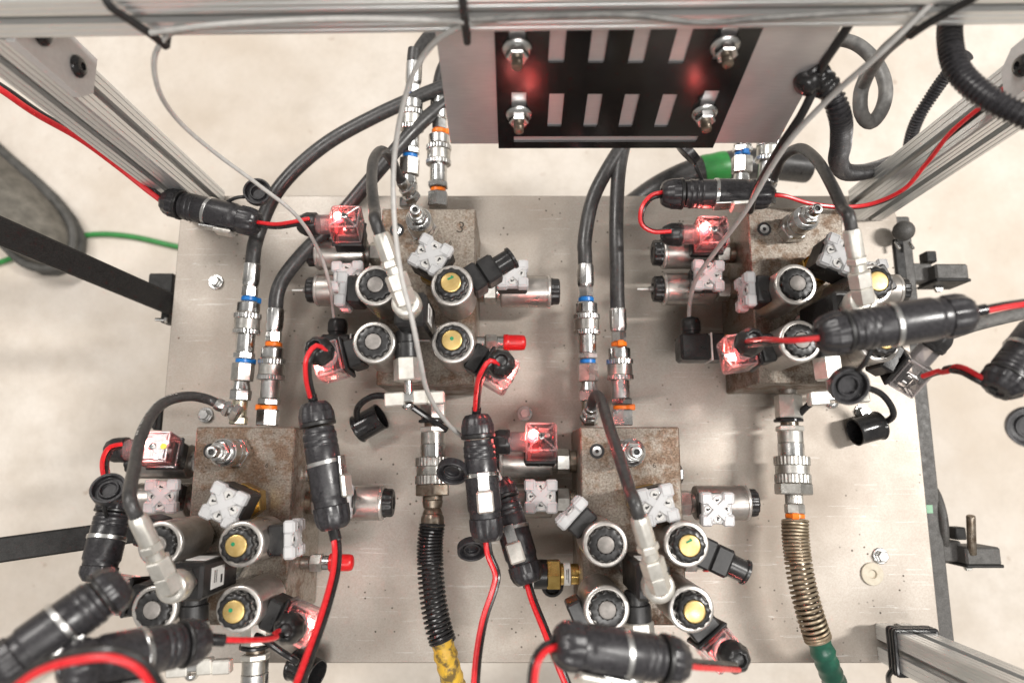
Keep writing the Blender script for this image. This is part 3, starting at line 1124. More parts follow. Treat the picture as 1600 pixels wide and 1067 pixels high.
# ---- horizontal solenoids
for b in 'ABCD':
    # upper left one carries a lit plug on top
    M = frame(bp(b, 0, 132, 46), (-1, 0, 0), (0, {'A': 0.45, 'B': 0.12, 'C': 0.25, 'D': 0.45}[b], 1))
    t, S = solenoid(M, 'lying solenoid under the clear red-lit plug, left side of %s block' % BN[b], False, True, 0)
    up1 = S.to_3x3() @ V((1, 0, 0))
    led_plug(frame(S.translation, up1, (1, 0, 0)), 'clear plug glowing red lying along the rear left side of %s block' % BN[b])
    if b == 'C':
        put(PLUGS[-1], 'yellow_sticker', lathe_me('yellowdot', [(2.6, 0), (2.6, 0.4)], 20, 0.1), T(10.0, 0, 26.2))
    M = frame(bp(b, 0, 97, 42), (-1, 0, 0), (0, 0.2, 1))
    t, S = solenoid(M, 'lying solenoid with upward white cap, left side of %s block' % BN[b], False, True, 0, b in 'AB')
    din_cap(frame(S.translation, UP, (1, 0, 0)) @ R((2, -3, 1, 0)['ABCD'.index(b)], 'Z'), 'milky white cap facing up on the lying solenoid left of %s block' % BN[b])
    M = frame(bp(b, BW, 95, 44), (1, 0, 0), (0, {'A': 0.3, 'B': 0.3, 'C': 0.1, 'D': -0.12}[b], 1))
    t, S = solenoid(M, 'lying solenoid sticking out of the right side of %s block' % BN[b], False, True, 0)
    din_cap(S @ frame(V((0, 0, 0)), (1, 0, 0), (0, 0, 1)), 'milky white cap facing up on the solenoid right of %s block' % BN[b])

# ---- pressure switch with brass hexagon on top of each block
for b in 'ABCD':
    rot = {'A': -28, 'B': -24, 'C': -24, 'D': 12}[b]
    M = frame(bp(b, 52, 99, BH), (0, 0, 1)) @ R(rot, 'Z')
    t = thing('pressure_switch', 'brass based black switch under white cap on top of %s block' % BN[b], 'switch', M, 'pressure switches standing on the blocks')
    stack(t, [('collar', 'zinc', 'c', 12, 4), ('hexagon', 'brass', 'h', 15.5, 16), ('neck', 'brass', 'c', 12, 6)])
    put(t, 'body', boxm('plastic', 27, 27, 26, 1.6, True), T(0, 0, 25.8))
    din_cap(M @ T(0, 0, 52), 'milky white cap facing up in the middle of %s block' % BN[b])

# ---- upright pressure sensor with gauge elbow
ELB = {}
for b in 'ABCD':
    M = frame(bp(b, 41, 48, BH), (0, 0, 1), (1, 0, 0))
    t = thing('pressure_sensor', 'upright black sensor box with silver elbow on top, front of %s block' % BN[b], 'sensor', M, 'upright pressure sensors')
    stack(t, [('hexagon', 'zinc', 'h', 12.5, 10), ('neck', 'zinc_yellow', 'c', 8, 8), ('lock_nut', 'zinc', 'h', 10.5, 6)])
    put(t, 'body', boxm('plastic', 24, 26, 64, 2.2, True), T(0, 0, 24))
    lb = put(t, 'label', boxm('white', 0.5, 15, 22, 0.1), T(12.2, 0, 62))
    put(lb, 'print', cached('lblprint', lambda: MB().box(0.2, 9, 1.2, T(0.3, 1, 6), 0.02).box(0.2, 9, 1.0, T(0.3, 1, 3), 0.02).box(0.2, 6, 3, T(0.3, -2, -6), 0.02).mesh(M_['ink'], smooth=False)))
    lb2 = put(t, 'label', boxm('white', 15, 0.5, 22, 0.1), T(0, 13.2, 62))
    # silver elbow
    stack(t, [('elbow_base', 'zinc_dull', 'h', 9.5, 8)], 88)
    eb = put(t, 'elbow', lathe_me('zinc_pale', [(7, 0), (9.8, 1), (10.8, 2), (10.8, 12), (9.6, 14), (5.5, 14.4), (5.5, 13.4), (0, 13.4)], 32, 0.9), T(0, 0, 95))
    ELB[b] = bp(b, 41, 48, BH + 108)
    # plug with metal T-handle at the front of the sensor
    dM = frame(bp(b, 34, 36, BH + 55), (0.06, -1, 0.0), (1, 0, 0))
    h = thing('handle_valve', 'small silver T-handle with hexagon in front of %s block' % BN[b], 'handle', dM, 'silver T-handles')
    put(h, 'collar', cyl('plastic', 8.8, 10), T(0, 0, -1))
    put(h, 'sleeve', cyl('plastic', 10.0, 12), T(0, 0, 9))
    put(h, 'hexagon', hexm('zinc_pale', 11.4, 18), T(0, 0, 21))
    put(h, 'stem', cyl('zinc', 3.2, 12), T(0, 0, 38.8))
    put(h, 'bar', boxm('zinc', 16, 6.5, 7, 0.8), T(2, 0, 52))
    put(h, 'grip', boxm('zinc_pale', 15.5, 8.5, 11, 1.0), T(-11, 0, 53))
    put(h, 'grip', boxm('zinc_pale', 11.0, 8.5, 11, 1.0), T(9, 0, 52.5))
    put(h, 'grip', boxm('zinc_pale', 13.5, 8.0, 10, 1.0), T(21.3, 0, 53.5))
    put(h, 'bolt', lathe_me('zinc', [(4.6, 0), (4.6, 2), (3, 4), (0, 4.4)], 20, 0.3), T(-1, 0.5, 57.5))

# ---- side pressure switches with brass hexagon (left front of the blocks)
for b in 'ABD':
    M = frame(bp(b, 0, 38 if b != 'D' else 34, 50), (-1, 0, 0), UP)
    t = thing('side_switch', 'black switch with brass hexagon, left front side of %s block' % BN[b], 'switch', M, 'brass side switches')
    if b == 'D':
        stack(t, [('stub', 'brass', 'c', 9, 7), ('tape_label', 'white', 'c', 9.6, 6), ('neck', 'brass', 'c', 9.2, 3), ('hexagon', 'brass', 'h', 13.5, 12)])
        put(t, 'print', cached('tapeprint', lambda: MB().box(1.0, 12, 0.4, T(9.65, 0, 0), 0.05).box(0.8, 8, 0.4, T(9.6, 1, 1.4), 0.05).mesh(M_['ink'], smooth=False)), T(0, 0, 9.5))
        put(t, 'body', cyl('plastic', 12.5, 12), T(0, 0, 27.5))
        put(t, 'gasket', cyl('white', 12.8, 1.3), T(0, 0, 39.5))
        put(t, 'cap', cyl('plastic', 12.4, 8), T(0, 0, 40.8))
    else:
        stack(t, [('stub', 'brass', 'c', 9.5, 6), ('cone', 'brass', 't', 9.5, 3, 12), ('hexagon', 'brass', 'h', 14, 9)])
        put(t, 'body', boxm('plastic', 25, 25, 12, 1.4, True), T(0, 0, 17.8))
        put(t, 'gasket', boxm('white', 26, 26, 1.5, 0.5, True), T(0, 0, 29.6))
        put(t, 'plug', boxm('plastic', 25, 25, 28, 2.4, True), T(0, 0, 31))
        G = frame(mm(0, 0, 46), (0, -1, 0))
        if (M.to_3x3() @ V((0, -1, 0))).y < 0:
            G = frame(mm(0, 0, 46), (0, 1, 0))
        g = put(t, 'gland', cached('swgl', lambda: MB().lathe([(8, 11), (8, 15.5), (9, 16), (9, 25), (7.6, 28.5), (3, 29.5)], 48, None, 0.4, (6, 0.03)).mesh(M_['plastic'], ang=40)), G)

# ---- test port fittings with red vinyl caps
for b in 'ACD':
    M = frame(bp(b, BW, 44, 52), (1, 0, 0), UP)
    t = thing('test_port', 'silver test fitting with red vinyl cap, right side of %s block' % BN[b], 'fitting', M, 'red capped test fittings')
    stack(t, [('stub', 'zinc', 'c', 6, 8), ('hexagon', 'zinc_dull', 'h', 8.2, 11), ('neck', 'zinc', 'c', 6.2, 8)])
    put(t, 'red_cap', lathe_me('redcap', [(7.8, 0), (8.0, 4), (7.4, 5), (7.2, 17), (6.4, 20), (3, 21.2), (0, 21.4)], 28, 0.5), T(0, 0, 25))

# ------------------------------------------------------------------ rear couplers, hoses


def tie(root, mat, r, M, side):
    k = put(root, 'cable_tie', lathe_me(mat, [(r * 0.86, 0), (r, 0), (r, 3.8), (r * 0.86, 3.8)], 28, 0.4), M)
    put(k, 'buckle', boxm(mat, 6.5, 6, 5.4, 0.8), R(side, 'Z') @ T(r + 1.6, 0, 1.9))


def coupler(p0, p1, colr, label, side, tee=False, hl=None):
    """silver quick coupling from the block (p0) to the hose (p1)"""
    L = (p1 - p0).length / MM
    M = frame(p0, p1 - p0, UP)
    t = thing('quick_coupling', label, 'coupling', M, 'silver quick couplings behind the blocks')
    if colr == 'blue':
        if tee:
            z = stack(t, [('tee', 'zinc_yellow', 'h', 8.2, 7), ('tee_body', 'zinc_yellow', 'c', 6.8, 15)])
        else:
            z = stack(t, [('stub', 'zinc', 'h', 8.5, 10), ('neck', 'zinc', 'c', 6.6, 4)])
        z = stack(t, [('nut', 'zinc', 'h', 9.6, 10), ('cone', 'zinc', 't', 8.5, 8, 7.0), ('hexagon', 'zinc_dull', 'h', 10.2, 17)], z)
        tie(t, 'blue', 7.4, T(0, 0, z), side)
        z = stack(t, [('neck', 'zinc', 'c', 6.2, 4), ('ring_hexagon', 'zinc', 'h', 9.6, 6)], z)
    else:
        z = stack(t, [('hexagon', 'zinc', 'h', 10.4, 15)])
        tie(t, 'orange', 7.6, T(0, 0, z), side + 90)
        z = stack(t, [('neck', 'zinc', 'c', 6.2, 4.2), ('ring_hexagon', 'zinc', 'h', 10.4, 6)], z)
    z = stack(t, [('barrel', 'zinc', 'c', 8.4, 17), ('sleeve', 'zinc', 'k', 12.2, 4.5), ('sleeve', 'zinc_dull', 'c', 11.6, 10), ('sleeve', 'zinc', 'k', 12.2, 5), ('groove', 'coil', 'c', 10.2, 1.2), ('shell', 'zinc', 'c', 10.4, 9), ('cone', 'zinc', 't', 8.5, 2, 7)], z)
    tie(t, colr, 7.3, T(0, 0, z), side)
    z = stack(t, [('neck', 'zinc', 'c', 6, 3.8), ('nipple', 'zinc', 'h', 7.4, 10)], z)
    return t, M @ T(0, 0, z), L - z


def hose(start, direction, pts, label, r=6.9, ferr=22):
    """rubber hose with crimped ferrule at its start"""
    M = frame(start, direction)
    t = thing('hydraulic_hose', label, 'hose', M, 'black hydraulic hoses')
    stack(t, [('ferrule', 'zinc', 'f', 7.9, ferr)])
    s = start + V(direction).normalized() * (ferr * 0.8 * MM)
    s2 = start + V(direction).normalized() * ((ferr + 12) * MM)
    put(t, 'tube', MB().tube(spline([s, s2] + pts, 4), r, 20).mesh(M_['rubber']), I4, True)
    return t


RC = [
    # block, colour, port pixel, far pixel, z0, z1, hose points
    ('C', 'blue', (372, 663), (391, 452), 45, 52, True, 150, [(400, 375, 52), (432, 300, 55), (500, 232, 60), (590, 180, 64), (690, 137, 62), (780, 105, 55)], 'black hose curving from lower left block, upper one of the crossing pair'),
    ('C', 'orange', (418, 665), (429, 510), 45, 50, False, 170, [(440, 440, 52), (470, 400, 55), (520, 350, 60), (590, 268, 64), (650, 200, 62), (720, 140, 52)], 'black hose curving from lower left block, lower one of the crossing pair'),
    ('A', 'blue', (637, 325), (645, 150), 45, 62, False, 200, [(646, 110, 66), (655, 80, 62), (690, 40, 50), (740, 20, 40)], 'black hose rising behind the beam from the blue tied coupling of upper left block'),
    ('A', 'orange', (684, 324), (686, 215), 45, 52, False, 90, [(683, 165, 54), (692, 110, 48), (720, 70, 40)], 'black hose vanishing behind the panel from orange tied coupling of upper left block'),
    ('D', 'blue', (921, 664), (915, 440), 45, 52, True, 150, [(913, 385, 53), (925, 315, 55), (952, 260, 56), (990, 205, 50), (1030, 160, 40)], 'black hose bending right from blue tied coupling of lower centre block'),
    ('D', 'orange', (972, 665), (966, 508), 45, 50, False, 0, [(964, 430, 52), (963, 340, 54), (968, 260, 54), (985, 190, 46), (1000, 140, 36)], 'straight black hose from orange tied coupling of lower centre block'),
    ('B', 'blue', (1157, 322), (1163, 150), 45, 60, False, 0, [(1165, 110, 60), (1175, 70, 50)], 'black hose behind the panel from blue tied coupling of upper right block'),
    ('B', 'orange', (1194, 320), (1205, 200), 45, 56, False, 90, [(1212, 150, 58), (1225, 100, 50)], 'black hose behind the panel from orange tied coupling of upper right block'),
]
for b, c, q0, q1, z0, z1, tee, side, hp, lab in RC:
    p0, p1 = at(*q0, z0), at(*q1, z1)
    t, E, rest = coupler(p0, p1, c, 'silver quick coupling with %s ties behind the %s block' % (c, BN[b]), side, tee)
    hose(E.translation, p1 - p0, [at(*h) for h in hp], lab)

# ------------------------------------------------------------------ gauge hoses (thin, with pale fittings)


def gauge_hose(b, start_fit, pts, top_px, label, r=4.4):
    """thin hose from a fitting by the rear coupling up and over to the elbow on the sensor"""
    e = ELB[b]
    f0 = at(*top_px)                       # where the upper ferrule begins
    d = (e - f0).normalized()
    t = thing('gauge_hose', label, 'hose', Matrix.Translation(e), 'thin gauge hoses')
    L = (e - f0).length / MM
    M = frame(f0, d)
    k = L / 58.0
    stack(t, [('ferrule', 'zinc_pale', 'f', 6.2, 22 * k), ('collar', 'zinc_pale', 'h', 7.4, 6 * k), ('shank', 'zinc_pale', 'c', 5.6, 6 * k), ('nut', 'zinc_pale', 'h', 8.4, 13 * k), ('end', 'zinc_pale', 'h', 8.2, 13 * k)], 0,
          wmat(t).inverted() @ M)
    s0, s1 = at(*start_fit[0]), at(*start_fit[1])
    d0 = (s1 - s0).normalized()
    L0 = (s1 - s0).length / MM
    stack(t, [('nut', 'zinc', 'h', 8.6, L0 * 0.3), ('shank', 'zinc', 'c', 5.6, L0 * 0.12), ('nut', 'zinc', 'h', 7.6, L0 * 0.22), ('ferrule', 'zinc', 'f', 5.8, L0 * 0.36)], 0,
          wmat(t).inverted() @ frame(s0, d0))
    P = [s1 - d0 * 0.003, s1 + d0 * 0.006] + [at(*q) for q in pts] + [f0 - d * 0.010, f0 + d * 0.006]
    put(t, 'tube', MB().tube(spline(P, 3), r, 16).mesh(M_['rubber']), I4, True)
    return t, spline(P, 3)


gh, ghp = gauge_hose('C', ((374, 648, 56), (338, 630, 60)), [(300, 619, 76), (258, 628, 110), (226, 668, 155), (210, 730, 195)], (214, 806, 222), 'thin black gauge hose with pale lettering arching left of lower left block')
gauge_hose('A', ((646, 312, 52), (627, 283, 70)), [(613, 252, 96), (598, 236, 125), (584, 250, 155), (581, 290, 182), (586, 335, 205)], (594, 365, 216), 'thin black gauge hose looping over the rear of upper left block')
gauge_hose('D', ((920, 655, 52), (924, 635, 72)), [(930, 618, 96), (938, 622, 118), (950, 660, 150), (968, 715, 182), (984, 765, 204)], (998, 806, 218), 'thin black gauge hose hooking over the rear of lower centre block')
gauge_hose('B', ((1196, 300, 54), (1208, 278, 70)), [(1222, 248, 96), (1248, 232, 128), (1274, 248, 160), (1300, 290, 190), (1318, 328, 208)], (1330, 358, 217), 'thin black gauge hose looping over the rear of upper right block')

# pale print along the arching gauge hose
prt = MB()
for i in range(14, 42):
    if random.random() < 0.82 and i + 1 < len(ghp):
        p = ghp[i]
        tg = (ghp[i + 1] - ghp[i - 1]).normalized()
        s = tg.cross(V((0, 0, 1))).normalized()
        n = s.cross(tg).normalized()
        if n.z < 0:
            n = -n
        m_ = Matrix((tg, s, n)).transposed().to_4x4()
        m_.translation = p + n * 0.00442
        prt.box(random.uniform(0.8, 2.0), random.uniform(1.2, 2.0), 0.12, m_ @ T(random.uniform(-.5, .5), 0, 0), 0.02)
put(gh, 'print', prt.mesh(M_['greycable'], smooth=False), I4, True)

# ------------------------------------------------------------------ front couplers with hoses in spring guards


def front_coupler(b, p0, d, label, old=False):
    M = frame(p0, d, UP)
    t = thing('hose_coupling', label, 'coupling', M, 'knurled couplings in front of the blocks')
    a = 'zinc_dull'
    z = stack(t, [('stub', a, 'c', 8.5, 5), ('hexagon', 'zinc_pale' if not old else a, 'h', 12.4, 22), ('neck', 'old_steel', 'c', 8, 7), ('ring_hexagon', 'zinc_pale', 'h', 12.6, 5),
                  ('barrel', a, 'c', 11.2, 11), ('barrel', 'zinc', 'c', 11.6, 12), ('knurl', a, 'k', 15.6, 8), ('sleeve', 'zinc_dull', 'c', 14.8, 8), ('knurl', a, 'k', 15.6, 8),
                  ('nut', 'old_steel' if old else 'zinc_dull', 'h', 16.4, 10)])
    return t, M @ T(0, 0, z)


def spring_hose(start, pts, label, guard, under, tail, tail_pts, rr=10.4, pitch=3.6):
    P = spline([start] + [at(*q) for q in pts], 1.2)
    N = len(P)
    t = thing('spring_hose', label, 'hose', Matrix.Translation(start), 'hoses in coil spring guards')
    put(t, 'tube', MB().tube(P[::3], rr * 0.74, 18).mesh(M_[under]), I4, True)
    # helix
    tg = [(P[min(i + 1, N - 1)] - P[max(i - 1, 0)]).normalized() for i in range(N)]
    u = tg[0].orthogonal().normalized()
    hel = []
    s = 0.0
    for i in range(N - 1):
        u = (u - tg[i] * u.dot(tg[i])).normalized()
        bb = tg[i].cross(u)
        seg = (P[i + 1] - P[i]).length / MM
        sub = 8
        for k in range(sub):
            q = i + k / sub
            pp = pitch * (0.80 if q < N * 0.35 else (0.72 if q > N * 0.93 else 1.10))
            s += seg / sub / pp * 2 * PI
            c = P[i].lerp(P[i + 1], k / sub)
            hel.append(c + (u * math.cos(s) + bb * math.sin(s)) * (rr * MM))
    put(t, 'spring', MB().tube(hel, 1.35, 6).mesh(M_[guard]), I4, True)
    Q = spline([P[-1] - tg[-1] * 0.004] + [at(*q) for q in tail_pts], 3)
    put(t, 'tape', MB().tube(Q, rr * 0.92, 18, lambda i: 1 + 0.06 * math.sin(i * 1.7) + (0.05 if i % 5 == 0 else 0)).mesh(M_[tail]), I4, True)
    return t


# upper left block: black spring hose down the middle
p0 = bp('A', 44, 0, 40)
t, E = front_coupler('A', p0, at(676, 760, 46) - p0, 'knurled steel coupling with old dark nut in front of upper left block', True)
d = (E.to_3x3() @ V((0, 0, 1)))
nip = thing('hose_nipple', 'oily brown hose end between knurled coupling and black spring', 'fitting', E, None)
stack(nip, [('neck', 'old_steel', 'c', 9.0, 4), ('bulge', 'old_steel', 't', 9.6, 7, 8.0), ('shank', 'old_steel', 't', 7.4, 5, 9.4), ('crimp', 'old_steel', 'f', 10.2, 14)])
s0 = E.translation + d * 0.024
spring_hose(s0, [(672, 850, 50), (675, 920, 54), (684, 975, 56), (692, 1003, 56)], 'hose in black coil spring with yellow taped end below upper left block', 'plastic_gloss', 'rubber', 'yellow', [(698, 1030, 54), (712, 1080, 40), (722, 1130, 10)], 10.6)
# upper right block: rusty spring hose
p0 = bp('B', 45, 0, 40)
t, E = front_coupler('B', p0, at(1240, 770, 46) - p0, 'clean knurled coupling in front of upper right block')
d = (E.to_3x3() @ V((0, 0, 1)))
nip = thing('hose_nipple', 'grey threaded hose end with orange tie above the rusty spring', 'fitting', E, None)
z = stack(nip, [('thread', 'zinc_dull', 'k', 7.6, 8), ('hexagon', 'zinc_dull', 'h', 8.8, 9), ('neck', 'zinc', 'c', 6, 4)])
tie(nip, 'orange', 8.4, T(0, 0, z - 4), 20)
s0 = E.translation + d * 0.0215
spring_hose(s0, [(1243, 840, 50), (1252, 905, 54), (1266, 960, 56), (1279, 1000, 54)], 'hose in rusty coil spring with green taped end below upper right block', 'spring', 'old_steel', 'greendark', [(1290, 1030, 50), (1308, 1075, 34), (1330, 1130, 0)], 10.6)
# lower left and lower centre couplings
for b, tx in (('C', 394), ('D', 983)):
    p0 = bp(b, 44, 0, 40)
    front_coupler(b, p0, at(tx + (2 if b == 'C' else 8), 1130, 46) - p0, 'knurled coupling at the bottom picture edge in front of %s block' % BN[b])

# black rubber dust caps on straps
for b, q, ax, lab, loop, mids in (
        ('A', (578, 660, 14), V((0.55, 0.30, 0.10)), 'black rubber dust cap on strap beside coupling of upper left block', (672, 655, 40), [(560, 635, 40), (588, 618, 52), (630, 628, 58), (665, 650, 54), (698, 672, 46)]),
        ('B', (1354, 670, 16), V((-0.62, -0.16, 0.05)), 'black rubber dust cap on strap beside coupling of upper right block', (1232, 648, 40), [(1396, 648, 36), (1378, 616, 46), (1340, 605, 52), (1290, 618, 56), (1262, 634, 52), (1248, 648, 46)]),
        ('C', (478, 1046, 20), V((0.75, -0.2, 0.3)), 'black rubber dust cap on strap below lower left block', (395, 1005, 40), [(462, 1032, 44), (440, 1018, 48), (415, 1000, 52), (400, 992, 50)])):
    c0 = at(*q)
    ax = ax.normalized()
    M = frame(c0, ax, UP)
    t = thing('dust_cap', lab, 'cap', M, 'black rubber dust caps')
    # ax points from closed end to open end
    put(t, 'cup', lathe_me('plastic_gloss', [(13.6, -1.5), (14.4, 0), (13.0, 1.6), (13.0, 24), (13.6, 26), (12.0, 26), (11.4, 3), (0, 3)], 40, 0.4), T(0, 0, -13))
    P = spline([c0 - ax * 0.0135] + [at(*m) for m in mids], 3)
    put(t, 'strap', MB().tube(P, 3.0, 10).mesh(M_['plastic_gloss']), I4, True)
    lM = frame(bp(b, 44, -27, 40), (0, -1, 0))
    put(t, 'loop', lathe_me('plastic_gloss', [(9, 0), (13.2, 0), (13.2, 3), (9, 3)], 32, 0.6), lM, True)

# black open cap lying by the brass switch
tag(put(None, 'round_cap', lathe_me('plastic_gloss', [(10, 0), (10.4, 6), (9, 8), (7, 8), (7, 3), (0, 3)], 32, 0.4), frame(at(862, 912, 6), (0.1, -0.3, 1))), 'round black plastic cap lying under the brass switch of lower centre block', 'cap')

# ------------------------------------------------------------------ inline connectors
inline_conn(at(256, 314, 80), at(405, 350, 84), 'black inline connector across the foot of the rear left post', latch=(0.1, -1, 0.1), cap=(at(404, 303, 84), (0.15, 0.0, 1)))
inline_conn(at(491, 628, 150), at(523, 827, 148), 'black inline connector standing over the right edge of lower left block', latch=(1, 0.05, 0.3))
inline_conn(at(744, 647, 128), at(762, 846, 126), 'black inline connector in the middle with latch facing up', latch=(0.1, 0.02, 1), cap=(at(708, 731, 128), (-0.1, -0.75, 0.7)))
inline_conn(at(778, 748, 84), at(827, 912, 96), 'black inline connector tucked behind the middle one beside the brass switch', latch=(-0.2, 0, 1), cap=(at(737, 852, 80), (0.1, -0.7, 0.7)))
inline_conn(at(1033, 303, 108), at(1206, 304, 108), 'black inline connector lying behind upper right block with red glow', latch=(0, -1, 0.5), cap=(at(1070, 243, 118), (0.65, 0.6, 0.3)))
inline_conn(at(1277, 525, 268), at(1517, 489, 272), 'large black inline connector floating above upper right block', cap=(at(1322, 600, 236), (-0.05, -0.35, 0.9)))
inline_conn(at(1556, 612, 240), at(1650, 490, 240), 'black inline connector cut by the right picture edge', cap=(at(1606, 665, 255), (-0.4, -0.2, 0.8)))
inline_conn(at(183, 775, 128), at(150, 910, 140), 'black inline connector beside the arching gauge hose at left', cap=(at(172, 768, 150), (0.15, 0.45, 0.8)))
inline_conn(at(196, 905, 268), at(-10, 1055, 300), 'blurred black inline connector slanting to the bottom left corner', latch=(0.6, -0.6, 0.3), rad=13.2)
inline_conn(at(322, 998, 235), at(95, 1045, 300), 'black inline connector at the bottom below lower left block', latch=(0, -0.8, 0.5))
inline_conn(at(1072, 1034, 262), at(866, 1005, 280), 'black inline connector at the bottom below lower centre block', latch=(0, -1, 0.35))

# ------------------------------------------------------------------ red and black wires


def A_(*q):
    return [at(*p) for p in q]


wire_pair(A_((-80, 90, 215), (0, 137, 190), (60, 178, 160), (130, 218, 130), (190, 262, 104), (235, 298, 88), (262, 318, 80)), 'red and black wires from upper left picture edge into the rear left connector', 1, r=2.6)
wire_pair(A_((403, 350, 84), (430, 353, 88), (455, 350, 95), (484, 344, 98)), 'short red wires from rear left connector to the plug of upper left block', -1)
wire_pair(A_((507, 549, 168), (494, 543, 178), (482, 560, 180), (481, 590, 172), (487, 618, 158), (491, 632, 150)), 'short red wires dropping from a lit plug into the left standing connector', 1, sleeve=2)
wire_pair(A_((521, 825, 148), (526, 850, 150), (525, 885, 160), (512, 940, 182), (492, 1000, 205), (462, 1080, 235), (430, 1150, 255)), 'long red wire falling from the left standing connector to the bottom edge', 1, r=2.1, sleeve=1)
wire_pair(A_((776, 572, 168), (766, 566, 176), (752, 587, 170), (746, 615, 150), (744, 650, 128)), 'short red wires from the right lit plug of upper left block into middle connector', 1, sleeve=2)
wire_pair(A_((761, 845, 126), (764, 865, 128), (776, 898, 134), (772, 920, 136), (757, 965, 145), (747, 1020, 158), (741, 1090, 175)), 'red wire from the middle connector straight down to the bottom edge', 1, r=2.05)
wire_pair(A_((824, 908, 96), (832, 935, 104), (848, 975, 118), (868, 1025, 135), (895, 1090, 150)), 'red wire running under the bottom connector from the tucked one', 1, r=2.1)
wire_pair(A_((868, 1006, 280), (852, 1012, 284), (838, 1030, 290), (832, 1062, 292), (836, 1110, 290)), 'red wire loop leaving the bottom connector to the left', -1)
wire_pair(A_((1068, 1034, 262), (1090, 1038, 248), (1120, 1040, 228), (1152, 1042, 190)), 'short red wires from bottom connector to the plug of lower centre block', 1)
wire_pair(A_((190, 696, 100), (174, 700, 106), (164, 718, 114), (166, 745, 122), (180, 775, 128)), 'short red wires from lower left block plug into the left connector', 1)
wire_pair(A_((152, 905, 140), (152, 918, 146), (166, 925, 160), (186, 928, 166)), 'red wire end under the left connector near bottom left plug', 1)
wire_pair(A_((320, 998, 235), (350, 1000, 228), (390, 1000, 212), (425, 996, 188), (438, 988, 172)), 'short red wires from bottom left connector to the lit plug of lower left block', -1, sleeve=1)
wire_pair(A_((0, 1090, 335), (60, 1045, 345), (120, 1026, 350), (180, 1022, 350), (222, 1040, 345), (255, 1090, 335)), 'blurred red wire arch in the bottom left corner', 1, r=1.9)
wire_pair(A_((1036, 303, 108), (1018, 308, 110), (1003, 328, 112), (1003, 350, 108), (1018, 361, 104), (1046, 361, 98)), 'short wires looping from rear right connector into the lit plug of upper right block', 1)
wire_pair(A_((1204, 304, 108), (1225, 306, 108), (1260, 317, 104), (1310, 324, 100), (1360, 320, 104), (1410, 298, 125), (1445, 258, 150), (1480, 215, 180), (1540, 165, 215), (1620, 105, 260)), 'long red wires sweeping past the rear right post to the right edge', 1, twist=0.3)
wire_pair(A_((1280, 526, 268), (1245, 530, 262), (1205, 533, 235), (1180, 535, 195), (1166, 537, 170)), 'red wires from the large floating connector into lit plug of upper right block', -1)
wire_pair(A_((1514, 489, 272), (1540, 484, 272), (1570, 478, 275), (1640, 468, 280)), 'red wires leaving the large floating connector to the right edge', 1, sleeve=1)
wire_pair(A_((1445, 588, 190), (1470, 580, 205), (1500, 577, 225), (1530, 592, 235), (1560, 608, 240)), 'short red wires between right plug of upper right block and the edge connector', -1)

# ------------------------------------------------------------------ grey cables
one_tube('sensor_cable', 'thin grey cable dropping from the beam to the left switch of upper left block', 'cable',
         A_((300, 46, 326), (262, 56, 316), (242, 88, 306), (247, 138, 284), (280, 190, 245), (335, 238, 210), (405, 290, 178), (462, 336, 152), (498, 392, 118), (516, 450, 84), (521, 488, 58), (524, 514, 50)), 1.6, 'greycable', 'grey sensor cables', n=12)
one_tube('sensor_cable', 'thin grey cable running from the beam down across upper left block', 'cable',
         A_((790, 28, 325), (735, 38, 322), (690, 58, 312), (655, 98, 296), (631, 160, 272), (616, 250, 246), (616, 340, 234), (627, 430, 232), (644, 500, 230), (656, 560, 214), (668, 612, 186), (700, 662, 140), (738, 696, 102), (772, 730, 96), (792, 775, 88), (804, 830, 70)), 1.8, 'greycable', 'grey sensor cables', n=12)
one_tube('sensor_cable', 'grey cable slanting from the right of the beam to the switch of upper right block', 'cable',
         A_((1470, -10, 335), (1430, 30, 325), (1370, 88, 306), (1300, 150, 276), (1240, 212, 246), (1205, 262, 220), (1168, 325, 186), (1120, 390, 138), (1086, 440, 96), (1077, 482, 60), (1077, 508, 50)), 1.95, 'greycable', 'grey sensor cables', n=12)
one_tube('beam_cable', 'grey cable tucked along the slot of the top beam', 'cable',
         A_((235, 52, 325), (330, 40, 331), (440, 33, 333), (560, 30, 333), (660, 32, 331), (725, 34, 330)), 1.7, 'greycable', n=12)
one_tube('beam_cable', 'grey cable sagging under the right half of the top beam', 'cable',
         A_((735, 32, 330), (850, 26, 332), (980, 24, 332), (1100, 36, 326), (1180, 30, 330), (1300, 22, 332), (1420, 16, 334)), 1.7, 'rubber_grey', n=12)
one_tube('black_cable', 'black cable crossing the top right from the beam into taped conduit', 'cable',
         A_((1335, 25, 300), (1312, 62, 285), (1288, 98, 268), (1276, 122, 255)), 3.0, 'plastic', n=12)
one_tube('black_cable', 'black cable running down beside the grey one behind upper right block', 'cable',
         A_((1272, 140, 252), (1252, 180, 238), (1222, 225, 214), (1200, 262, 186), (1180, 300, 150), (1172, 330, 120)), 3.0, 'plastic', n=12)
one_tube('black_cable', 'dark cable bending from the top right beam tie behind the grey cable', 'cable',
         A_((1470, -20, 330), (1440, 28, 312), (1410, 55, 290), (1380, 82, 260), (1362, 110, 225), (1345, 140, 190)), 4.2, 'rubber_grey', n=12)
one_tube('looped_cable', 'thick grey cable curled in a loop at the top right', 'cable',
         A_((1255, 75, 150), (1290, 62, 165), (1335, 68, 172), (1370, 100, 176), (1384, 140, 178), (1376, 175, 178), (1360, 192, 178), (1346, 178, 186), (1345, 145, 194), (1358, 110, 198)), 5.4, 'rubber_grey', n=16)


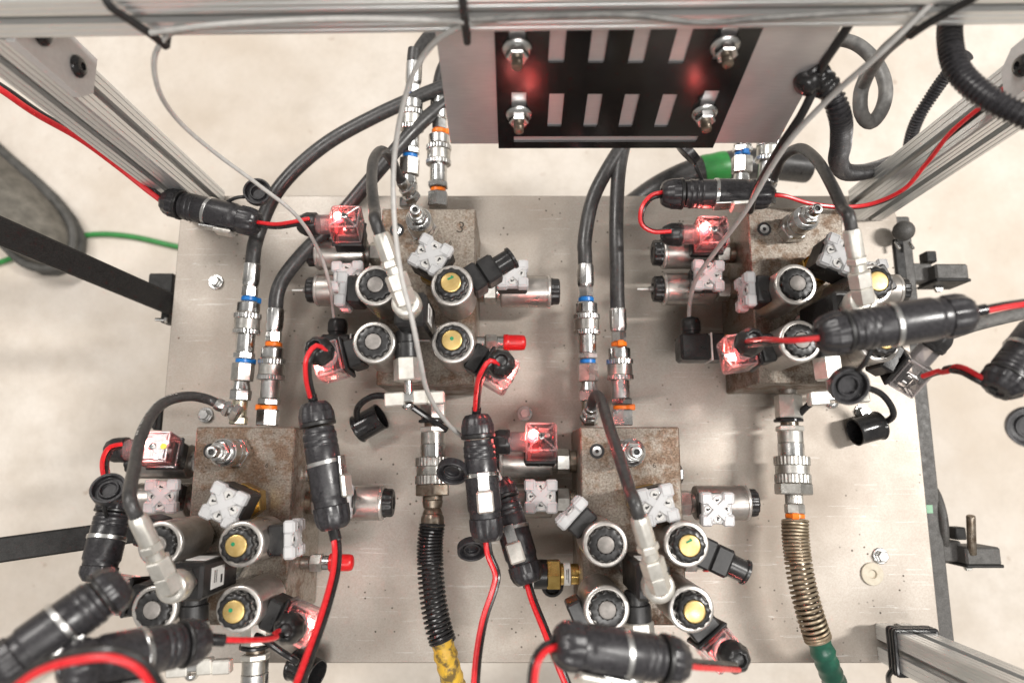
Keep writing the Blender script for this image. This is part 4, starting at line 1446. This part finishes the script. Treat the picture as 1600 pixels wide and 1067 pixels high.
def conduit(label, pts, r):
    P = spline(pts, 0.8)
    rf = lambda i: (1.0, 1.0, 0.8, 0.8)[i % 4]
    o = put(None, 'corrugated_conduit', MB().tube([p - P[0] for p in P], r, 20, rf).mesh(M_['plastic_worn'], ang=30), Matrix.Translation(P[0]))
    tag(o, label, 'conduit', 'black corrugated conduits')


conduit('black corrugated conduit curving down left of the rear right post', A_((1268, 118, 250), (1296, 142, 246), (1312, 180, 236), (1314, 222, 200), (1310, 250, 160), (1320, 268, 110), (1342, 270, 70), (1368, 264, 20), (1400, 252, -20)), 7.8)
conduit('thick black corrugated conduit arching across the upper right corner', A_((1486, 20, 285), (1484, 60, 290), (1494, 105, 296), (1525, 140, 302), (1570, 168, 308), (1640, 195, 312), (1700, 212, 312)), 7.4)
conduit('thin black corrugated conduit peeking from behind the rear right post', A_((1512, 86, 70), (1484, 112, 50), (1456, 150, 25), (1434, 186, 5), (1422, 222, -20), (1420, 262, -50)), 6.6)
tp = thing('taped_joint', 'lump of black electrical tape at the top of the conduit', 'tape', Matrix.Translation(at(1272, 122, 252)))
put(tp, 'wrap', MB().tube(spline(A_((1246, 140, 250), (1262, 128, 252), (1284, 116, 252)), 1.5), 9.5, 18, lambda i: (0.45, 0.75, 0.92)[i] if i < 3 else 1 + 0.10 * math.sin(i * 2.3) + 0.06 * math.cos(i * 1.1)).mesh(M_['plastic_gloss'], ang=60), I4, True)
put(tp, 'wrap', MB().tube(spline(A_((1262, 104, 258), (1280, 122, 252), (1296, 142, 246)), 1.5), 8.6, 18, lambda i: 1 + 0.09 * math.sin(i * 1.9)).mesh(M_['plastic_gloss'], ang=60), I4, True)

# big hose with green tape behind the right pair
t = thing('fat_hose', 'fat dark hose with bright green tape behind the rear right connector', 'hose', Matrix.Translation(at(1040, 300, 30)))
P = spline(A_((985, 330, -60), (1030, 298, -45), (1080, 274, -36), (1130, 262, -32), (1185, 256, -34), (1260, 262, -45)), 3)
put(t, 'tube', MB().tube(P, 17.0, 24).mesh(M_['rubber']), I4, True)
n = len(P)
put(t, 'tape', MB().tube(P[int(n * 0.42):int(n * 0.55)], 17.8, 24, lambda i: 1 + 0.012 * math.sin(i * 1.3)).mesh(M_['greentape']), I4, True)

# ------------------------------------------------------------------ cart parts round the plate
xe = xr * 1.0
rail = thing('cart_rail', 'black powder coated rail under the right plate edge', 'rail', T(xe + 4, (yb + yf) / 2, -12))
put(rail, 'tube', boxm('powder_grey', 26, round(yb - yf - 20, 1), 26, 1.5), T(4, -8, -13.2))
put(rail, 'green_tape', boxm('mint', 8, 8, 0.6, 0.1), Matrix.Translation(at(1451, 795, -11.5)), True)
for lab, u, v in (('black clamp block with upright pin on the right rail', 1495, 865), ('black clamp block on the right rail beside the ball knob', 1450, 432)):
    p = at(u, v, -20)
    t = thing('rail_clamp', lab, 'clamp', Matrix.Translation(p), 'black clamp blocks on the right rail')
    put(t, 'arm', boxm('powder_grey', 44, 20, 16, 1.5), T(-20, 3, -2))
    b_ = put(t, 'jaw', boxm('powder_grey', 34, 17, 34, 1.8), T(14, 0, 2))
    put(b_, 'face_plate', boxm('powder', 36, 3, 36, 0.8), T(0, -9, 0))
    put(t, 'foot', boxm('powder', 11, 12, 14, 1.0), T(2, 20, 0))
    if v > 800:
        pn = put(t, 'pin', lathe_me('old_steel', [(4.0, 0), (4.0, 38), (3.4, 39)], 20, 0.4), frame(mm(4, 2, 17), (-0.12, 0.93, 0.3)))
        put(pn, 'hole', cyl('ink', 1.4, 0.6, 12, 0.1), frame(mm(0, 3.7, 34), (0, 1, 0)))
    put(t, 'bolt', hexm('zinc_dull', 5, 4), T(12, -12, -6))
one_tube('bent_handle', 'dark bent steel hoop beside the right rail', 'hoop', A_((1447, 752, -40), (1462, 770, -20), (1473, 805, -12), (1476, 840, -14), (1474, 875, -30)), 4.2, 'powder_grey')
p = at(1412, 361, 18)
kn = thing('ball_knob', 'round black ball knob on a lever at the right plate edge', 'knob', Matrix.Translation(p))
put(kn, 'ball', lathe_me('powder_grey', [(0.0, -10.4)] + [(10.4 * math.cos(a), 10.4 * math.sin(a)) for a in [(-80 + 16 * i) * PI / 180 for i in range(11)]] + [(0.0, 10.4)], 28, 0))
put(kn, 'lever', MB().box(10, 62, 6, None, 1).mesh(M_['powder']), T(3, -34, -18))
for dx in (-5, 9):
    put(kn, 'screw', cyl('zinc', 1.6, 9, 12, 0.3), frame(mm(dx, -9, -8), (0.2, -0.8, 0.3)))
one_tube('grey_tube', 'pale grey tube running out right behind the large floating connector', 'tube', A_((1440, 540, 40), (1500, 515, 60), (1560, 498, 75), (1650, 478, 90)), 6.0, 'rubber_grey')

# black handle bars on the left


def bar(p0, p1, wd, ht, label, extra=False):
    d = p1 - p0
    L = d.length / MM
    M = frame(p0, d, UP)
    t = thing('handle_bar', label, 'bar', M, 'black square handle bars')
    put(t, 'tube', MB().box(ht, wd, L, T(0, 0, 0), 1.6, True).mesh(M_['powder'], ang=25))
    if extra:
        q = at(257, 455, -22)
        put(t, 'mount', boxm('powder', 26, 34, 20, 1.4), Matrix.Translation(q), True)
        put(t, 'tab', boxm('powder', 8, 20, 18, 1.0), Matrix.Translation(at(264, 492, -24)), True)
        s = put(t, 'screw', hexm('zinc', 3.4, 3), frame(at(262, 500, -16), (-1, 0, 0.2)), True)
        put(t, 'screw', cyl('zinc', 1.8, 12, 12, 0.3), frame(at(262, 500, -16), (-1, 0, 0.2)), True)
    return t


bar(at(268, 476, -22), at(-120, 310, 200), 22, 22, 'black square bar rising from the plate to the left edge, above the boot', True)
bar(at(330, 812, -26), at(-80, 870, 60), 22, 22, 'black square bar reaching the left edge below the gauge hose')
t = thing('corner_stop', 'small black stop at the left plate edge', 'bracket', Matrix.Translation(at(249, 655, -14)))
put(t, 'body', boxm('powder', 9, 22, 20, 1.2), T(0, 0, -6))
put(t, 'lip', boxm('powder', 5, 18, 5, 0.8), T(-3, 0, 4))

# black straps round the front right post
t = thing('post_straps', 'bundle of black cable ties round the foot of the front right post', 'cable tie', Matrix.Translation(frm[2][1]))
for i in range(3):
    z = 26 + i * 5
    a = [(-18.6, -18.6), (18.6, -18.6), (18.6, 18.6), (-18.6, 18.6), (-18.6, -18.6)]
    pts = []
    for k in range(4):
        (x0, y0), (x1, y1) = a[k], a[k + 1]
        for q in (0.02, 0.25, 0.5, 0.75, 0.98):
            pts.append(frm[2][1] + mm(x0 + (x1 - x0) * q, y0 + (y1 - y0) * q, z))
    pts.append(pts[0].copy())
    put(t, 'strap', MB().tube(spline(pts, 4), 2.2, 8).mesh(M_['plastic_gloss']), I4, True)
tail = spline([frm[2][1] + mm(-18.6, -14, 30), frm[2][1] + mm(-19, -24, 20), frm[2][1] + mm(-12, -36, 9), frm[2][1] + mm(0, -46, 5)], 3)
put(t, 'tail', MB().tube(tail, 2.4, 8).mesh(M_['plastic_gloss']), I4, True)

# ------------------------------------------------------------------ boot and green cable on the floor


def boot():
    heel = at(-150, 130, -300)
    toe = at(118, 415, -300)
    d = (toe - heel)
    d.z = 0
    L = d.length / MM
    M = frame(heel, UP, d)
    t = thing('boot', 'toe of a dusty grey work boot on the floor at left', 'boot', M)
    # stations: fraction, half width, height, ridge
    st = [(0.0, 36, 130), (0.2, 38, 128), (0.38, 38, 118), (0.52, 41, 98), (0.65, 46, 78), (0.78, 49, 66), (0.88, 46, 58), (0.95, 36, 46), (0.985, 22, 32), (1.0, 6, 20)]
    ring = 20

    def loft(z0, grow, hs, hfix=None):
        vs, fs = [], []
        for f, hw, h in st:
            hh = hfix if hfix else h * hs
            for k in range(ring):
                a = 2 * PI * k / ring
                ca, sa_ = math.cos(a), math.sin(a)
                e = 0.62
                y = (hw + grow) * math.copysign(abs(ca) ** e, ca)
                z = z0 + hh * (0.5 + 0.5 * math.copysign(abs(sa_) ** e, sa_))
                taper = 1 - 0.42 * max(0, (z - z0) / hh) ** 1.6 if not hfix else 1
                vs.append((f * L + (grow if f > 0.9 else 0), y * taper, z))
        for i in range(len(st) - 1):
            for k in range(ring):
                fs.append((i * ring + k, i * ring + (k + 1) % ring, (i + 1) * ring + (k + 1) % ring, (i + 1) * ring + k))
        fs.append(tuple(range(ring)))
        fs.append(tuple((len(st) - 1) * ring + k for k in range(ring)))
        return MB().add(vs, fs)
    up = put(t, 'upper', loft(14, 0, 1.0).mesh(M_['suede'], ang=80))
    s = up.modifiers.new('sub', 'SUBSURF')
    s.levels = 1
    s.render_levels = 2
    so = put(t, 'sole', loft(0.5, 5, 1, 20).mesh(M_['sole'], ang=60))
    rd = put(t, 'toe_welt', MB().tube(spline([mm(L * 0.80, -48, 24), mm(L * 0.92, -42, 28), mm(L * 0.99, -22, 30), mm(L * 1.01, 0, 30), mm(L * 0.99, 22, 30), mm(L * 0.92, 42, 28), mm(L * 0.80, 48, 24)], 4), 6, 10).mesh(M_['sole']))
    return t


boot()
one_tube('floor_cable', 'bright green cable lying on the floor between boot and plate', 'cable', A_((-60, 430, -296), (0, 410, -296), (60, 388, -296), (140, 367, -296), (200, 369, -296), (270, 384, -296), (340, 400, -296)), 4.0, 'greentape', n=12)
